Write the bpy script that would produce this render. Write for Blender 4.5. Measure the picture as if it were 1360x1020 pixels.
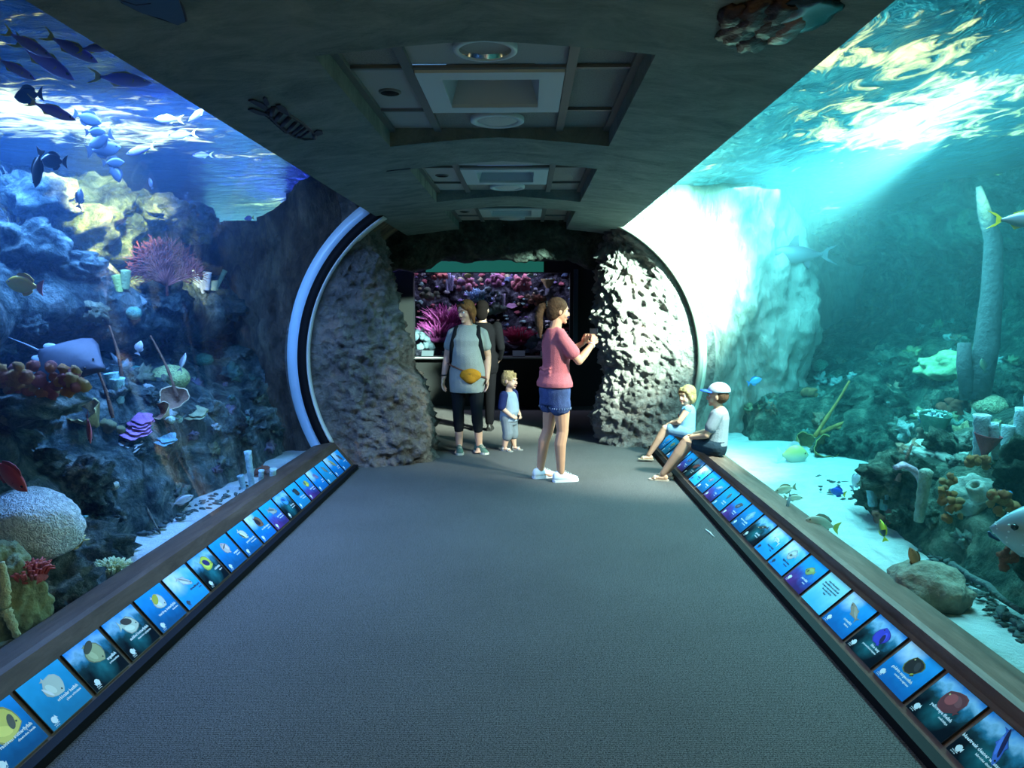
import bpy, bmesh, math, random
from math import sin, cos, pi, sqrt, atan, atan2, radians
from mathutils import Vector, Matrix, noise
V = Vector
D = bpy.data
SC = bpy.context.scene
COL = SC.collection
for o in list(D.objects): D.objects.remove(o)
rnd = random.Random(7)

# ------------------------------------------------------------------ camera
CAM_H, FPX = 1.56, 975.0
PITCH, YAW = radians(5.86), radians(1.06)
cd = D.cameras.new('camera'); cam = D.objects.new('camera', cd); COL.objects.link(cam)
cam.location = (0, 0, CAM_H); cam.rotation_euler = (pi/2 - PITCH, 0, YAW)
cd.sensor_width = 36; cd.lens = 36*FPX/1360; cd.clip_start = .02; cd.clip_end = 200
SC.camera = cam
# ------------------------------------------------------------------ world, lamps, exposure
SC.view_settings.view_transform = 'Standard'; SC.view_settings.look = 'None'
SC.view_settings.gamma = 1; SC.view_settings.use_curve_mapping = False
SC.view_settings.exposure = 0.55
try:
    SC.cycles.use_denoising = True; SC.cycles.volume_step_rate = 4; SC.cycles.max_bounces = 6
    SC.cycles.transparent_max_bounces = 16; SC.cycles.volume_bounces = 0
    SC.cycles.caustics_reflective = False; SC.cycles.caustics_refractive = False
    SC.cycles.sample_clamp_indirect = 4
except Exception: pass
W = D.worlds.new('sky'); SC.world = W; W.use_nodes = True
W.node_tree.nodes['Background'].inputs[0].default_value = (1., .80, .40, 1)
W.node_tree.nodes['Background'].inputs[1].default_value = 2.3

def lamp(name, kind, loc, target, energy, color, size=1., size_y=None, spot=60, blend=.5, spread=180):
    l = D.lights.new(name, kind); l.energy = energy; l.color = color
    if kind == 'AREA':
        l.size = size; l.spread = radians(spread)
        if size_y: l.shape = 'RECTANGLE'; l.size_y = size_y
    elif kind == 'SPOT':
        l.spot_size = radians(spot); l.spot_blend = blend; l.shadow_soft_size = size
    elif kind == 'POINT': l.shadow_soft_size = size
    o = D.objects.new(name, l); COL.objects.link(o); o.location = loc
    d = V(target) - V(loc)
    o.rotation_euler = d.to_track_quat('-Z', 'Y').to_euler()
    return o
LEFT_C = (.30, .50, 1.0); RIGHT_C = (.56, .92, 1.0)
# first two: lamps hanging over the tanks (just under the water line)
lamp('tank_light', 'AREA', (-2.7, 4.7, 2.86), (-2.8, 4.7, 0), 390, LEFT_C, .5, 4.4)
lamp('tank_light', 'AREA', (2.5, 5.8, 2.86), (2.5, 5.8, 0), 250, RIGHT_C, .5, 5.2)
lamp('tank_light', 'AREA', (-3.2, 9.6, 1.2), (-3.0, 9.0, 2.9), 520, (.36, .22, 1.), 1.2, 1.2)  # added unseen violet light, aimed up to colour the far left ripples
# sunlight falling through the open roof: on the right hand rock and reef, and on the left reef
lamp('sun_shaft', 'SPOT', (3.0, 5.4, 2.86), (1.36, 8.1, 1.90), 24000, (1., .66, .54), .10, spot=43, blend=1.)
lamp('sun_shaft', 'SPOT', (2.7, 5.2, 2.86), (1.35, 6.9, .3), 1900, (1., .72, .62), .10, spot=44, blend=.9)
lamp('sun_shaft', 'SPOT', (3.2, 5.2, 2.86), (4.1, 7.3, 1.0), 260, (.95, 1., .55), .05, spot=16, blend=.35)
lamp('sun_shaft', 'SPOT', (-2.8, 5.0, 2.86), (-3.5, 6.0, 2.2), 2300, (1., .44, .05), .05, spot=62, blend=.8)
lamp('sun_shaft', 'SPOT', (2.6, 4.4, 2.86), (-.05, 7.3, .8), 1600, (1., .72, .60), .12, spot=30, blend=1.)

# ------------------------------------------------------------------ pixel -> place helpers
_R = V((cos(YAW), sin(YAW), 0))
_F = V((-sin(YAW)*cos(PITCH), cos(YAW)*cos(PITCH), -sin(PITCH)))
_U = V((-sin(YAW)*sin(PITCH), cos(YAW)*sin(PITCH), cos(PITCH)))
CAM = V((0, 0, CAM_H))
def ray(px, py):
    return _F + _R*((px-680)/FPX) + _U*((510-py)/FPX)
def PY(px, py, y):
    d = ray(px, py); return CAM + d*(y/d.y)
def PX(px, py, x):
    d = ray(px, py); return CAM + d*(x/d.x)
def PZ(px, py, z):
    d = ray(px, py); return CAM + d*((z-CAM_H)/d.z)
def smooth01(a, b, t):
    t = max(0., min(1., (t-a)/(b-a))); return t*t*(3-2*t)
def lerp(a, b, t): return a + (b-a)*t
def interp(tab, t):
    if t <= tab[0][0]: return tab[0][1]
    for (a, va), (b, vb) in zip(tab, tab[1:]):
        if t <= b: return va + (vb-va)*(t-a)/(b-a)
    return tab[-1][1]
def fbm(p, oct=4, s=1.): return noise.fractal(V(p)*s, .9, 2.1, oct)

# ------------------------------------------------------------------ materials
MATS = {}
def nt(name):
    m = D.materials.new(name); m.use_nodes = True
    return m, m.node_tree, m.node_tree.nodes, m.node_tree.links, m.node_tree.nodes['Principled BSDF']
def mat(name, col, rough=.6, metal=0, spec=.4, bump=0, bscale=40, var=0, vscale=6, col2=None, em=0, alpha=1, sheen=0):
    """principled with optional noise colour variation and noise bump"""
    if name in MATS: return MATS[name]
    m, t, N, L, b = nt(name)
    c = tuple(col) + (1,)
    b.inputs['Base Color'].default_value = c
    b.inputs['Roughness'].default_value = rough; b.inputs['Metallic'].default_value = metal
    b.inputs['Specular IOR Level'].default_value = spec
    if sheen: b.inputs['Sheen Weight'].default_value = sheen
    if em:
        b.inputs['Emission Color'].default_value = c; b.inputs['Emission Strength'].default_value = em
    tc = N.new('ShaderNodeTexCoord')
    if var or col2:
        n = N.new('ShaderNodeTexNoise'); n.inputs['Scale'].default_value = vscale; n.inputs['Detail'].default_value = 6
        n.inputs['Roughness'].default_value = .65
        L.new(tc.outputs['Object'], n.inputs['Vector'])
        r = N.new('ShaderNodeValToRGB'); L.new(n.outputs['Fac'], r.inputs['Fac'])
        if not col2: col2 = [x*(1-var) for x in col]
        r.color_ramp.elements[0].position = .38; r.color_ramp.elements[0].color = tuple(col2)+(1,)
        r.color_ramp.elements[1].position = .62; r.color_ramp.elements[1].color = c
        L.new(r.outputs['Color'], b.inputs['Base Color'])
    if bump:
        n2 = N.new('ShaderNodeTexNoise'); n2.inputs['Scale'].default_value = bscale; n2.inputs['Detail'].default_value = 5
        L.new(tc.outputs['Object'], n2.inputs['Vector'])
        bp = N.new('ShaderNodeBump'); bp.inputs['Strength'].default_value = bump; bp.inputs['Distance'].default_value = .02
        L.new(n2.outputs['Fac'], bp.inputs['Height']); L.new(bp.outputs['Normal'], b.inputs['Normal'])
    MATS[name] = m; return m
def ramp_mat(name, stops, scale=3, rough=.85, bump=.6, bscale=25, dist=.05, voro=0, spec=.2, stretch=None):
    """rock-like: multi-stop noise colour + noise/voronoi bump, world coordinates"""
    m, t, N, L, b = nt(name)
    b.inputs['Roughness'].default_value = rough; b.inputs['Specular IOR Level'].default_value = spec
    g = N.new('ShaderNodeNewGeometry'); src = g.outputs['Position']
    if stretch:
        mp = N.new('ShaderNodeMapping'); mp.inputs['Scale'].default_value = stretch
        L.new(src, mp.inputs['Vector']); src = mp.outputs['Vector']
    n = N.new('ShaderNodeTexNoise'); n.inputs['Scale'].default_value = scale; n.inputs['Detail'].default_value = 9
    n.inputs['Roughness'].default_value = .7; n.inputs['Distortion'].default_value = .6
    L.new(src, n.inputs['Vector'])
    r = N.new('ShaderNodeValToRGB'); L.new(n.outputs['Fac'], r.inputs['Fac'])
    e = r.color_ramp.elements
    while len(e) < len(stops): e.new(.5)
    for el, (p, c) in zip(e, stops): el.position = p; el.color = tuple(c)+(1,)
    L.new(r.outputs['Color'], b.inputs['Base Color'])
    n2 = N.new('ShaderNodeTexNoise'); n2.inputs['Scale'].default_value = bscale; n2.inputs['Detail'].default_value = 8
    n2.inputs['Roughness'].default_value = .7
    L.new(src, n2.inputs['Vector']); h = n2.outputs['Fac']
    if voro:
        v = N.new('ShaderNodeTexVoronoi'); v.inputs['Scale'].default_value = voro; L.new(src, v.inputs['Vector'])
        a = N.new('ShaderNodeMath'); a.operation = 'MULTIPLY_ADD'; a.inputs[1].default_value = .7
        L.new(v.outputs['Distance'], a.inputs[0]); L.new(h, a.inputs[2]); h = a.outputs[0]
    bp = N.new('ShaderNodeBump'); bp.inputs['Strength'].default_value = bump; bp.inputs['Distance'].default_value = dist
    L.new(h, bp.inputs['Height']); L.new(bp.outputs['Normal'], b.inputs['Normal'])
    MATS[name] = m; return m

# ------------------------------------------------------------------ object helpers
def link(name, bm, material=None, parent=None, smooth=True, loc=None, rot=None):
    me = D.meshes.new(name); bm.normal_update(); bm.to_mesh(me); bm.free()
    return link_me(name, me, material, parent, smooth, loc, rot)
def link_me(name, me, material=None, parent=None, smooth=True, loc=None, rot=None):
    if smooth and len(me.polygons): me.polygons.foreach_set('use_smooth', [True]*len(me.polygons))
    o = D.objects.new(name, me); COL.objects.link(o)
    if material: me.materials.append(material)
    if parent: o.parent = parent
    if loc is not None: o.location = loc
    if rot is not None: o.rotation_euler = rot
    return o
def tag(o, label=None, cat=None, group=None, kind=None):
    if label: o['label'] = label
    if cat: o['category'] = cat
    if group: o['group'] = group
    if kind: o['kind'] = kind
    return o
def empty(name, loc, label, cat, group=None, rot=(0, 0, 0), scale=1.):
    o = D.objects.new(name, None); COL.objects.link(o); o.location = loc; o.rotation_euler = rot
    o.scale = (scale,)*3; o.empty_display_size = .05
    return tag(o, label, cat, group)
def copy_tree(o, parent=None):
    c = o.copy(); COL.objects.link(c); c.parent = parent
    for ch in list(o.children): copy_tree(ch, c)
    return c
def BM(): return bmesh.new()
def box(bm, c, s, rz=0., taper=1.):
    c = V(c); r = Matrix.Rotation(rz, 3, 'Z'); vs = []
    for z in (-1, 1):
        k = taper if z > 0 else 1.
        for x, y in ((-1, -1), (1, -1), (1, 1), (-1, 1)):
            vs.append(bm.verts.new(c + r @ V((x*s[0]/2*k, y*s[1]/2*k, z*s[2]/2))))
    for f in ((3, 2, 1, 0), (4, 5, 6, 7), (0, 1, 5, 4), (1, 2, 6, 5), (2, 3, 7, 6), (3, 0, 4, 7)):
        bm.faces.new([vs[i] for i in f])
    return vs
def loft(bm, rings, closed=True, cap=True):
    rv = [[bm.verts.new(p) for p in r] for r in rings]
    n = len(rv[0])
    for a, b in zip(rv, rv[1:]):
        for i in range(n if closed else n-1):
            j = (i+1) % n
            bm.faces.new((a[i], a[j], b[j], b[i]))
    if cap and closed:
        bm.faces.new(rv[0][::-1]); bm.faces.new(rv[-1])
    return rv
def frame(d):
    d = V(d).normalized()
    u = d.cross(V((0, 0, 1))); u = d.cross(V((0, 1, 0))) if u.length < .1 else u
    u.normalize(); return u, d.cross(u).normalized()
def tube(bm, pts, rad, n=8, cap=True, flat=1.):
    pts = [V(p) for p in pts]; rad = rad if isinstance(rad, (list, tuple)) else [rad]*len(pts)
    rings = []; u = None
    for i, p in enumerate(pts):
        d = (pts[min(i+1, len(pts)-1)] - pts[max(i-1, 0)])
        if d.length < 1e-6: d = V((0, 0, 1))
        d.normalize()
        if u is None: u, w = frame(d)
        else:
            u = (u - d*u.dot(d)); u = frame(d)[0] if u.length < 1e-4 else u.normalized(); w = d.cross(u)
        rings.append([p + (u*cos(a) + w*sin(a)*flat)*rad[i] for a in (2*pi*k/n for k in range(n))])
    loft(bm, rings, cap=cap)
def lathe(bm, prof, n=16, c=(0, 0, 0), wob=None, cap=False):
    c = V(c); rings = []
    for i, (r, z) in enumerate(prof):
        rings.append([c + V((cos(a)*r*(wob(a, i) if wob else 1), sin(a)*r*(wob(a, i) if wob else 1), z)) for a in (2*pi*k/n for k in range(n))])
    loft(bm, rings, cap=cap)
def ball(bm, c, r, sub=2, amp=0, freq=2., seed=0., flatten=None, rot=None):
    r = V((r, r, r)) if not hasattr(r, '__len__') else V(r); c = V(c)
    g = bmesh.ops.create_icosphere(bm, subdivisions=sub, radius=1)
    for v in g['verts']:
        p = v.co.copy(); k = 1 + (amp*fbm(p*freq + V((seed, seed*1.7, 3.1)), 4) if amp else 0)
        q = V((p.x*r.x, p.y*r.y, p.z*r.z))*k
        if flatten is not None and q.z < -r.z*flatten: q.z = -r.z*flatten
        if rot is not None: q = rot @ q
        v.co = c + q
    return g['verts']
def plate(bm, outline, th, m=None):
    """extruded planar outline (list of 2D pts in xz) of thickness th along y; m maps to place"""
    a = [V((x, -th/2, z)) for x, z in outline]; b = [V((x, th/2, z)) for x, z in outline]
    if m is not None: a = [m @ p for p in a]; b = [m @ p for p in b]
    n = len(a); va = [bm.verts.new(p) for p in a]; vb = [bm.verts.new(p) for p in b]
    fs = [bm.faces.new(va), bm.faces.new(vb[::-1])]
    for i in range(n):
        j = (i+1) % n; bm.faces.new((va[j], va[i], vb[i], vb[j]))
    return fs
def gridmesh(nu, nv, fn):
    bm = BM(); g = [[bm.verts.new(fn(i/(nu-1), j/(nv-1))) for j in range(nv)] for i in range(nu)]
    for i in range(nu-1):
        for j in range(nv-1): bm.faces.new((g[i][j], g[i+1][j], g[i+1][j+1], g[i][j+1]))
    return bm
def remesh(name, bm, voxel, material, parent=None, smooth_it=3, dec=0):
    """merge overlapping closed shapes into one continuous skin"""
    me = D.meshes.new(name); bmesh.ops.recalc_face_normals(bm, faces=bm.faces); bm.to_mesh(me); bm.free()
    t = D.objects.new('tmp', me); COL.objects.link(t)
    r = t.modifiers.new('r', 'REMESH'); r.mode = 'VOXEL'; r.voxel_size = voxel
    if smooth_it:
        s = t.modifiers.new('s', 'SMOOTH'); s.iterations = smooth_it; s.factor = .5
    dg = bpy.context.evaluated_depsgraph_get(); dg.update()
    out = D.meshes.new_from_object(t.evaluated_get(dg))
    D.objects.remove(t); D.meshes.remove(me); out.name = name
    out.materials.clear()
    return link_me(name, out, material, parent)
# ================================================================== SETTING
LA = (-.496, 1.05, 1.704); RA = (.287, 1.00, 1.643)          # acrylic arcs: centre x, z, radius
def arcx(side, z, dr=0.):
    cx, cz, R = LA if side < 0 else RA
    return cx + side*sqrt(max(0, (R+dr)**2 - (z-cz)**2))
YL, YR = 7.12, 8.10                                          # where the two acrylic walls end
Y0 = -2.2
ROCK = ramp_mat('tunnel_rock', [(.25, (.04, .04, .036)), (.42, (.15, .14, .13)), (.55, (.28, .255, .235)), (.66, (.38, .285, .24)), (.8, (.48, .44, .44))], 3.2, .85, 1., 24, .12, 12)
REEFL = ramp_mat('reef_rock', [(.34, (.010, .022, .028)), (.46, (.075, .12, .12)), (.55, (.20, .27, .25)), (.66, (.50, .55, .50))], 4.2, .9, 1., 20, .25, 12)
REEFR = ramp_mat('green_reef_rock', [(.34, (.008, .030, .022)), (.46, (.055, .11, .085)), (.55, (.14, .23, .17)), (.66, (.38, .46, .34))], 4., .9, 1., 18, .25, 11)
TANKWALL = ramp_mat('tank_wall_rock', [(.3, (.16, .14, .13)), (.5, (.33, .29, .25)), (.7, (.46, .42, .36))], 2.6, .9, .8, 12, .08, 0, stretch=(1, 1, .35))
SAND = ramp_mat('white_sand', [(.3, (.52, .54, .52)), (.6, (.72, .73, .70)), (.8, (.80, .80, .77))], 7, .9, .8, 40, .04)
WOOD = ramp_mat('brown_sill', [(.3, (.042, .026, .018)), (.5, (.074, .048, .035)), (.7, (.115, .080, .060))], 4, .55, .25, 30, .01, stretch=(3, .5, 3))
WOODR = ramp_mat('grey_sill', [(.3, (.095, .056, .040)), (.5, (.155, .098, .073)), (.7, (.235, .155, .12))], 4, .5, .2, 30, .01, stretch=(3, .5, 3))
CONC = ramp_mat('ceiling_concrete', [(.28, (.062, .100, .100)), (.5, (.135, .180, .175)), (.72, (.21, .25, .235))], 3.4, .8, .6, 16, .03, stretch=(1., 1.5, 1))
BLACK = mat('black_rubber', (.008, .008, .010), .6, spec=.08)
DARKW = mat('dark_wall', (.012, .013, .014), .8)
PALE = mat('acrylic_edge', (.62, .80, .92), .25, em=0, spec=.6)

def carpet_mat():
    m, t, N, L, b = nt('carpet')
    g = N.new('ShaderNodeNewGeometry')
    n = N.new('ShaderNodeTexNoise'); n.inputs['Scale'].default_value = 180; n.inputs['Detail'].default_value = 3
    L.new(g.outputs['Position'], n.inputs['Vector'])
    n2 = N.new('ShaderNodeTexNoise'); n2.inputs['Scale'].default_value = 1.4; n2.inputs['Detail'].default_value = 5
    L.new(g.outputs['Position'], n2.inputs['Vector'])
    w = N.new('ShaderNodeTexWave'); w.wave_type = 'BANDS'; w.bands_direction = 'Y'; w.inputs['Scale'].default_value = 26
    w.inputs['Distortion'].default_value = 7.; w.inputs['Detail'].default_value = 2; w.inputs['Detail Scale'].default_value = 9
    L.new(g.outputs['Position'], w.inputs['Vector'])
    mx = N.new('ShaderNodeMath'); mx.operation = 'MULTIPLY_ADD'; mx.inputs[1].default_value = .22
    L.new(w.outputs['Fac'], mx.inputs[0]); L.new(n.outputs['Fac'], mx.inputs[2])
    r = N.new('ShaderNodeValToRGB'); e = r.color_ramp.elements
    e[0].position = .42; e[0].color = (.022, .022, .022, 1); e[1].position = .80; e[1].color = (.175, .168, .165, 1)
    L.new(mx.outputs[0], r.inputs['Fac'])
    r2 = N.new('ShaderNodeValToRGB'); e = r2.color_ramp.elements
    e[0].position = .3; e[0].color = (.86,)*3+(1,); e[1].position = .7; e[1].color = (1.,)*3+(1,)
    L.new(n2.outputs['Fac'], r2.inputs['Fac'])
    mm = N.new('ShaderNodeMix'); mm.data_type = 'RGBA'; mm.blend_type = 'MULTIPLY'; mm.inputs[0].default_value = 1
    L.new(r.outputs['Color'], mm.inputs[6]); L.new(r2.outputs['Color'], mm.inputs[7]); L.new(mm.outputs[2], b.inputs['Base Color'])
    b.inputs['Roughness'].default_value = .9; b.inputs['Specular IOR Level'].default_value = .12
    bp = N.new('ShaderNodeBump'); bp.inputs['Strength'].default_value = .5; bp.inputs['Distance'].default_value = .004
    L.new(mx.outputs[0], bp.inputs['Height']); L.new(bp.outputs['Normal'], b.inputs['Normal'])
    return m
bm = BM(); box(bm, (-.13, 5.2, -.05), (3.2, 14.8, .1)); box(bm, (-.1, 10.0, -.052), (5.6, 5., .1))
tag(link('floor', bm, carpet_mat(), smooth=False), kind='structure')

# ---- ceiling: shallow vault with three coffers
CX, ZM, KC = -.17, 2.56, .0787
CE = (-1.425, 1.055)                                          # edges
def cz(x): return ZM - .125*(abs(x-CX)/1.24)**1.3
COF = [(2.87, 4.43), (5.13, 6.69), (7.32, 8.96)]; CXA, CXB = -.80, .485; ZT = 2.605
YEND = 9.15
xs = sorted(set([CE[0], CXA, CXB, CE[1]] + [CE[0]+.02*i*(CXA-CE[0])/.1 for i in range(1, 5)] + [lerp(CXA, CXB, i/8) for i in range(1, 8)] + [lerp(CXB, CE[1], i/5) for i in range(1, 5)]))
ys = sorted(set([Y0, YEND] + [v for c in COF for v in c]))
bm = BM(); vd = {}
def cv(x, y, z):
    k = (round(x, 4), round(y, 4), round(z, 4))
    if k not in vd: vd[k] = bm.verts.new((x, y, z))
    return vd[k]
for a, b in zip(xs, xs[1:]):
    for c, d in zip(ys, ys[1:]):
        if (c, d) in COF and a >= CXA-1e-6 and b <= CXB+1e-6: continue
        bm.faces.new((cv(a, c, cz(a)), cv(a, d, cz(a)), cv(b, d, cz(b)), cv(b, c, cz(b))))
for (c, d) in COF:
    xi = [x for x in xs if CXA-1e-6 <= x <= CXB+1e-6]
    for yy in (c, d):
        for a, b in zip(xi, xi[1:]): bm.faces.new((cv(a, yy, cz(a)), cv(b, yy, cz(b)), cv(b, yy, ZT+.04), cv(a, yy, ZT+.04)))
    for xx, o in ((CXA, -.0), (CXB, .0)):
        bm.faces.new((cv(xx, c, cz(xx)), cv(xx, d, cz(xx)), cv(xx+o, d, ZT+.04), cv(xx+o, c, ZT+.04)))
for a, b in zip(xs, xs[1:]):                                  # far end face and top
    for yy in (Y0, YEND): bm.faces.new((cv(a, yy, cz(a)), cv(b, yy, cz(b)), cv(b, yy, 3.05), cv(a, yy, 3.05)))
for xx in CE: bm.faces.new((cv(xx, Y0, cz(xx)), cv(xx, YEND, cz(xx)), cv(xx, YEND, 3.05), cv(xx, Y0, 3.05)))
bm.faces.new((cv(CE[0], Y0, 3.05), cv(CE[1], Y0, 3.05), cv(CE[1], YEND, 3.05), cv(CE[0], YEND, 3.05)))
bmesh.ops.recalc_face_normals(bm, faces=bm.faces)
ceil = tag(link('ceiling', bm, CONC, smooth=False), kind='structure')
TILE = mat('ceiling_tile', (.30, .315, .31), .8, bump=.3, bscale=220)
PERF = mat('perforated_tile', (.33, .35, .34), .7, bump=.8, bscale=400, var=.35, vscale=140)
BAR = mat('ceiling_grid', (.09, .11, .115), .5)
FRAME = mat('light_frame', (.42, .52, .55), .45)
BOXG = mat('light_recess', (.34, .44, .50), .35)
CHROME = mat('chrome', (.80, .83, .82), .12, 1)
SPK = mat('speaker_grille', (.52, .56, .55), .5, bump=.6, bscale=300)
GB = -.515, .195                                              # longitudinal grid bars
def ellipse_disc(bm, c, r, h, n=28, r2=None):
    lathe(bm, [(r, 0), (r, -h), (r2 or r*.8, -h-.004), (.001, -h-.004)], n, c)
for ci, (c, d) in enumerate(COF):
    where = ('nearest', 'middle', 'farthest')[ci]
    rows = [c-.06, c+.45, c+1.14, d+.06]
    cols = [(CXA-.02, GB[0]), GB, (GB[1], CXB+.02)]
    for ri in range(3):
        for k, (x0, x1) in enumerate(cols):
            y0, y1 = rows[ri], rows[ri+1]
            if k == 1 and ri == 1: continue
            bm = BM(); box(bm, ((x0+x1)/2, (y0+y1)/2, ZT+.02), (x1-x0-.04, y1-y0-.04, .02))
            link('ceiling_tile', bm, PERF if (k == 2 or (k == 0 and ri == 0) or (k == 1 and ri == 2)) else TILE, ceil, False)
    for gx in GB + (CXA+.012, CXB-.012):
        bm = BM(); box(bm, (gx, (c+d)/2, ZT-.002), (.042, d-c, .022)); link('grid_bar', bm, BAR, ceil, False)
    for gy in rows[1:3]:
        for x0, x1 in cols:
            bm = BM(); box(bm, ((x0+x1)/2, gy, ZT+.002), (x1-x0-.044, .024, .014)); link('grid_bar', bm, BAR, ceil, False)
    # square recessed light fixture
    fx = empty('light_fixture', ((GB[0]+GB[1])/2, (rows[1]+rows[2])/2, ZT), f'square recessed light fixture with pale frame in the {where} ceiling recess', 'light', 'square light fixtures in the ceiling')
    w, l = (GB[1]-GB[0]-.05)/2, (rows[2]-rows[1]-.03)/2
    bm = BM()
    for sx, sy, wx, wy in ((-1, 0, .11, 2*l), (1, 0, .11, 2*l), (0, -1, 2*w-.22, .10), (0, 1, 2*w-.22, .10)):
        box(bm, (sx*(w-.055), sy*(l-.05), -.002), (wx, wy, .03))
    link('frame', bm, FRAME, fx, False)
    bm = BM(); a, b, h = w-.11, l-.10, .16
    loft(bm, [[V((-a, -b, 0)), V((a, -b, 0)), V((a, b, 0)), V((-a, b, 0))], [V((-a+.05, -b+.05, h)), V((a-.05, -b+.05, h)), V((a-.05, b-.05, h)), V((-a+.05, b-.05, h))]], cap=False)
    bm.faces.new([bm.verts.new(p) for p in (V((-a+.05, -b+.05, h)), V((a-.05, -b+.05, h)), V((a-.05, b-.05, h)), V((-a+.05, b-.05, h)))])
    link('reflector', bm, BOXG, fx, False)
    bm = BM(); lathe(bm, [(.001, .15), (.17, .15), (.165, .10), (.15, .07), (.001, .065)], 28, (0, -.08, 0)); link('lamp_housing', bm, mat('housing', (.10, .16, .17), .4), fx)
    # flush round speaker
    sp = empty('ceiling_speaker', ((GB[0]+GB[1])/2, rows[2]+.20, ZT-.002), f'round flush speaker with pale rim in the {where} ceiling recess', 'speaker', 'round ceiling speakers')
    bm = BM(); lathe(bm, [(.150, .012), (.150, -.008), (.142, -.012), (.115, -.010), (.115, .0)], 32); link('rim', bm, FRAME, sp)
    bm = BM(); lathe(bm, [(.116, .0), (.09, -.010), (.05, -.013), (.001, -.014)], 32); link('grille', bm, SPK, sp)
    se = empty('smoke_sensor', (-.665, rows[1]+.38, ZT+.008), f'small dark round sensor on a side tile of the {where} ceiling recess', 'sensor', 'round sensors in the ceiling')
    bm = BM(); lathe(bm, [(.055, .01), (.055, -.004), (.045, -.008)], 24); link('rim', bm, BAR, se)
    bm = BM(); lathe(bm, [(.046, -.003), (.02, -.012), (.001, -.013)], 20); link('lens', bm, BLACK, se)
dl = empty('downlight', (-.165, 3.08, ZT), 'round chrome downlight with shiny reflector in the nearest ceiling recess', 'light')
bm = BM(); lathe(bm, [(.13, .012), (.13, -.012), (.108, -.014), (.105, .0)], 36); link('rim', bm, FRAME, dl)
bm = BM(); lathe(bm, [(.106, -.008), (.10, .03), (.085, .09), (.05, .14), (.001, .15)], 36); link('reflector', bm, CHROME, dl)
tag(dl, group=None)
il = empty('indicator_panel', (-.16, 5.25, ZT-.006), 'row of three tiny white lights at the rim of the middle ceiling recess', 'light')
for i in (-1, 0, 1): bm = BM(); ball(bm, (i*.06, 0, -.004), .012, 1); link('light_dot', bm, mat('led', (.8, 1., .92), em=4), il)
bm = BM(); box(bm, (0, 0, .002), (.2, .03, .008)); link('base', bm, BAR, il, False)

# ---- sills with the sign rails
PL = [(-1.667, -.02), (-1.672, .035), (-1.69, .045), (-1.825, .205), (-1.87, .258), (-1.90, .262), (-2.06, .232), (-2.06, -.02)]
PR = [(1.407, -.02), (1.412, .030), (1.428, .036), (1.618, .205), (1.612, .262), (1.64, .270), (1.82, .236), (1.82, -.02)]
def profile_solid(name, prof, y0, y1, m, skew=0.):
    bm = BM(); sgn = 1 if prof[0][0] > 0 else -1
    n = max(2, int((y1-y0)/.5)); loft(bm, [[V((x, lerp(y0, y1+skew*(abs(x)-1.5), i/n), z)) for x, z in prof] for i in range(n+1)])
    bmesh.ops.recalc_face_normals(bm, faces=bm.faces)
    return link(name, bm, m, None, False)
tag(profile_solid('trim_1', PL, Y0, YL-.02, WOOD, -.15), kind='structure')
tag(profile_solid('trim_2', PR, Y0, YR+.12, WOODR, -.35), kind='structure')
bm = BM(); box(bm, (-1.658, 2.44, .018), (.044, 9.2, .046)); tag(link('shadow_strip_left', bm, BLACK, smooth=False), kind='structure')  # black strip standing in for the shadowed gap below the signs
bm = BM(); box(bm, (1.398, 3.0, .018), (.05, 10.2, .046)); tag(link('shadow_strip_right', bm, BLACK, smooth=False), kind='structure')  # right side: black strip in place of the gap's shadow

# ---- acrylic walls
def acrylic(tint):
    m, t, N, L, b = nt('acrylic'); N.remove(b); o = N['Material Output']
    tr = N.new('ShaderNodeBsdfTransparent'); tr.inputs[0].default_value = tint+(1,)
    gl = N.new('ShaderNodeBsdfGlossy'); gl.inputs['Roughness'].default_value = .02
    lw = N.new('ShaderNodeLayerWeight'); lw.inputs[0].default_value = .12
    mu = N.new('ShaderNodeMath'); mu.operation = 'MULTIPLY'; mu.inputs[1].default_value = .09; L.new(lw.outputs['Fresnel'], mu.inputs[0])
    mx = N.new('ShaderNodeMixShader'); L.new(mu.outputs[0], mx.inputs[0]); L.new(tr.outputs[0], mx.inputs[1]); L.new(gl.outputs[0], mx.inputs[2])
    L.new(mx.outputs[0], o.inputs['Surface']); return m
ACR = acrylic((.97, .99, 1.))
def arc_pts(side, z0, z1, n, dr=0.): return [(arcx(side, lerp(z0, z1, i/n), dr), lerp(z0, z1, i/n)) for i in range(n+1)]
for i, (s, y1) in enumerate(((-1, YL), (1, YR))):
    pr = arc_pts(s, .225, 2.46, 40)
    bm = BM(); loft(bm, [[V((x, y, z)) for x, z in pr] for y in (Y0, y1)], closed=False)
    tag(link(f'window_{i+1}', bm, ACR), kind='structure')
def arc_band(name, side, y0, y1, r0, r1, m, z0=.2, z1=2.50, n=48):
    bm = BM(); rings = []
    cx, c_z, R = LA if side < 0 else RA
    for i in range(n+1):
        a0 = math.asin((z0-c_z)/R); a1 = math.asin(min(1, (z1-c_z)/R)); a = lerp(a0, a1, i/n)
        rings.append([V((cx+side*cos(a)*(R+r), y, c_z+sin(a)*(R+r))) for r, y in ((r0, y0), (r1, y0), (r1, y1), (r0, y1))])
    loft(bm, rings); bmesh.ops.recalc_face_normals(bm, faces=bm.faces)
    return tag(link(name, bm, m, None, True), kind='structure')
arc_band('trim_3', -1, YL-.05, YL+.10, -.075, .015, BLACK)
arc_band('trim_4', -1, YL+.03, YL+.10, .017, .14, PALE, .12, 2.44)
arc_band('trim_5', -1, YL-.06, YL+.10, -.090, -.077, mat('steel_trim', (.5, .52, .52), .4))
arc_band('trim_6', 1, YR-.06, YR+.10, -.035, .012, mat('green_gasket', (.17, .19, .16), .5))
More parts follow.
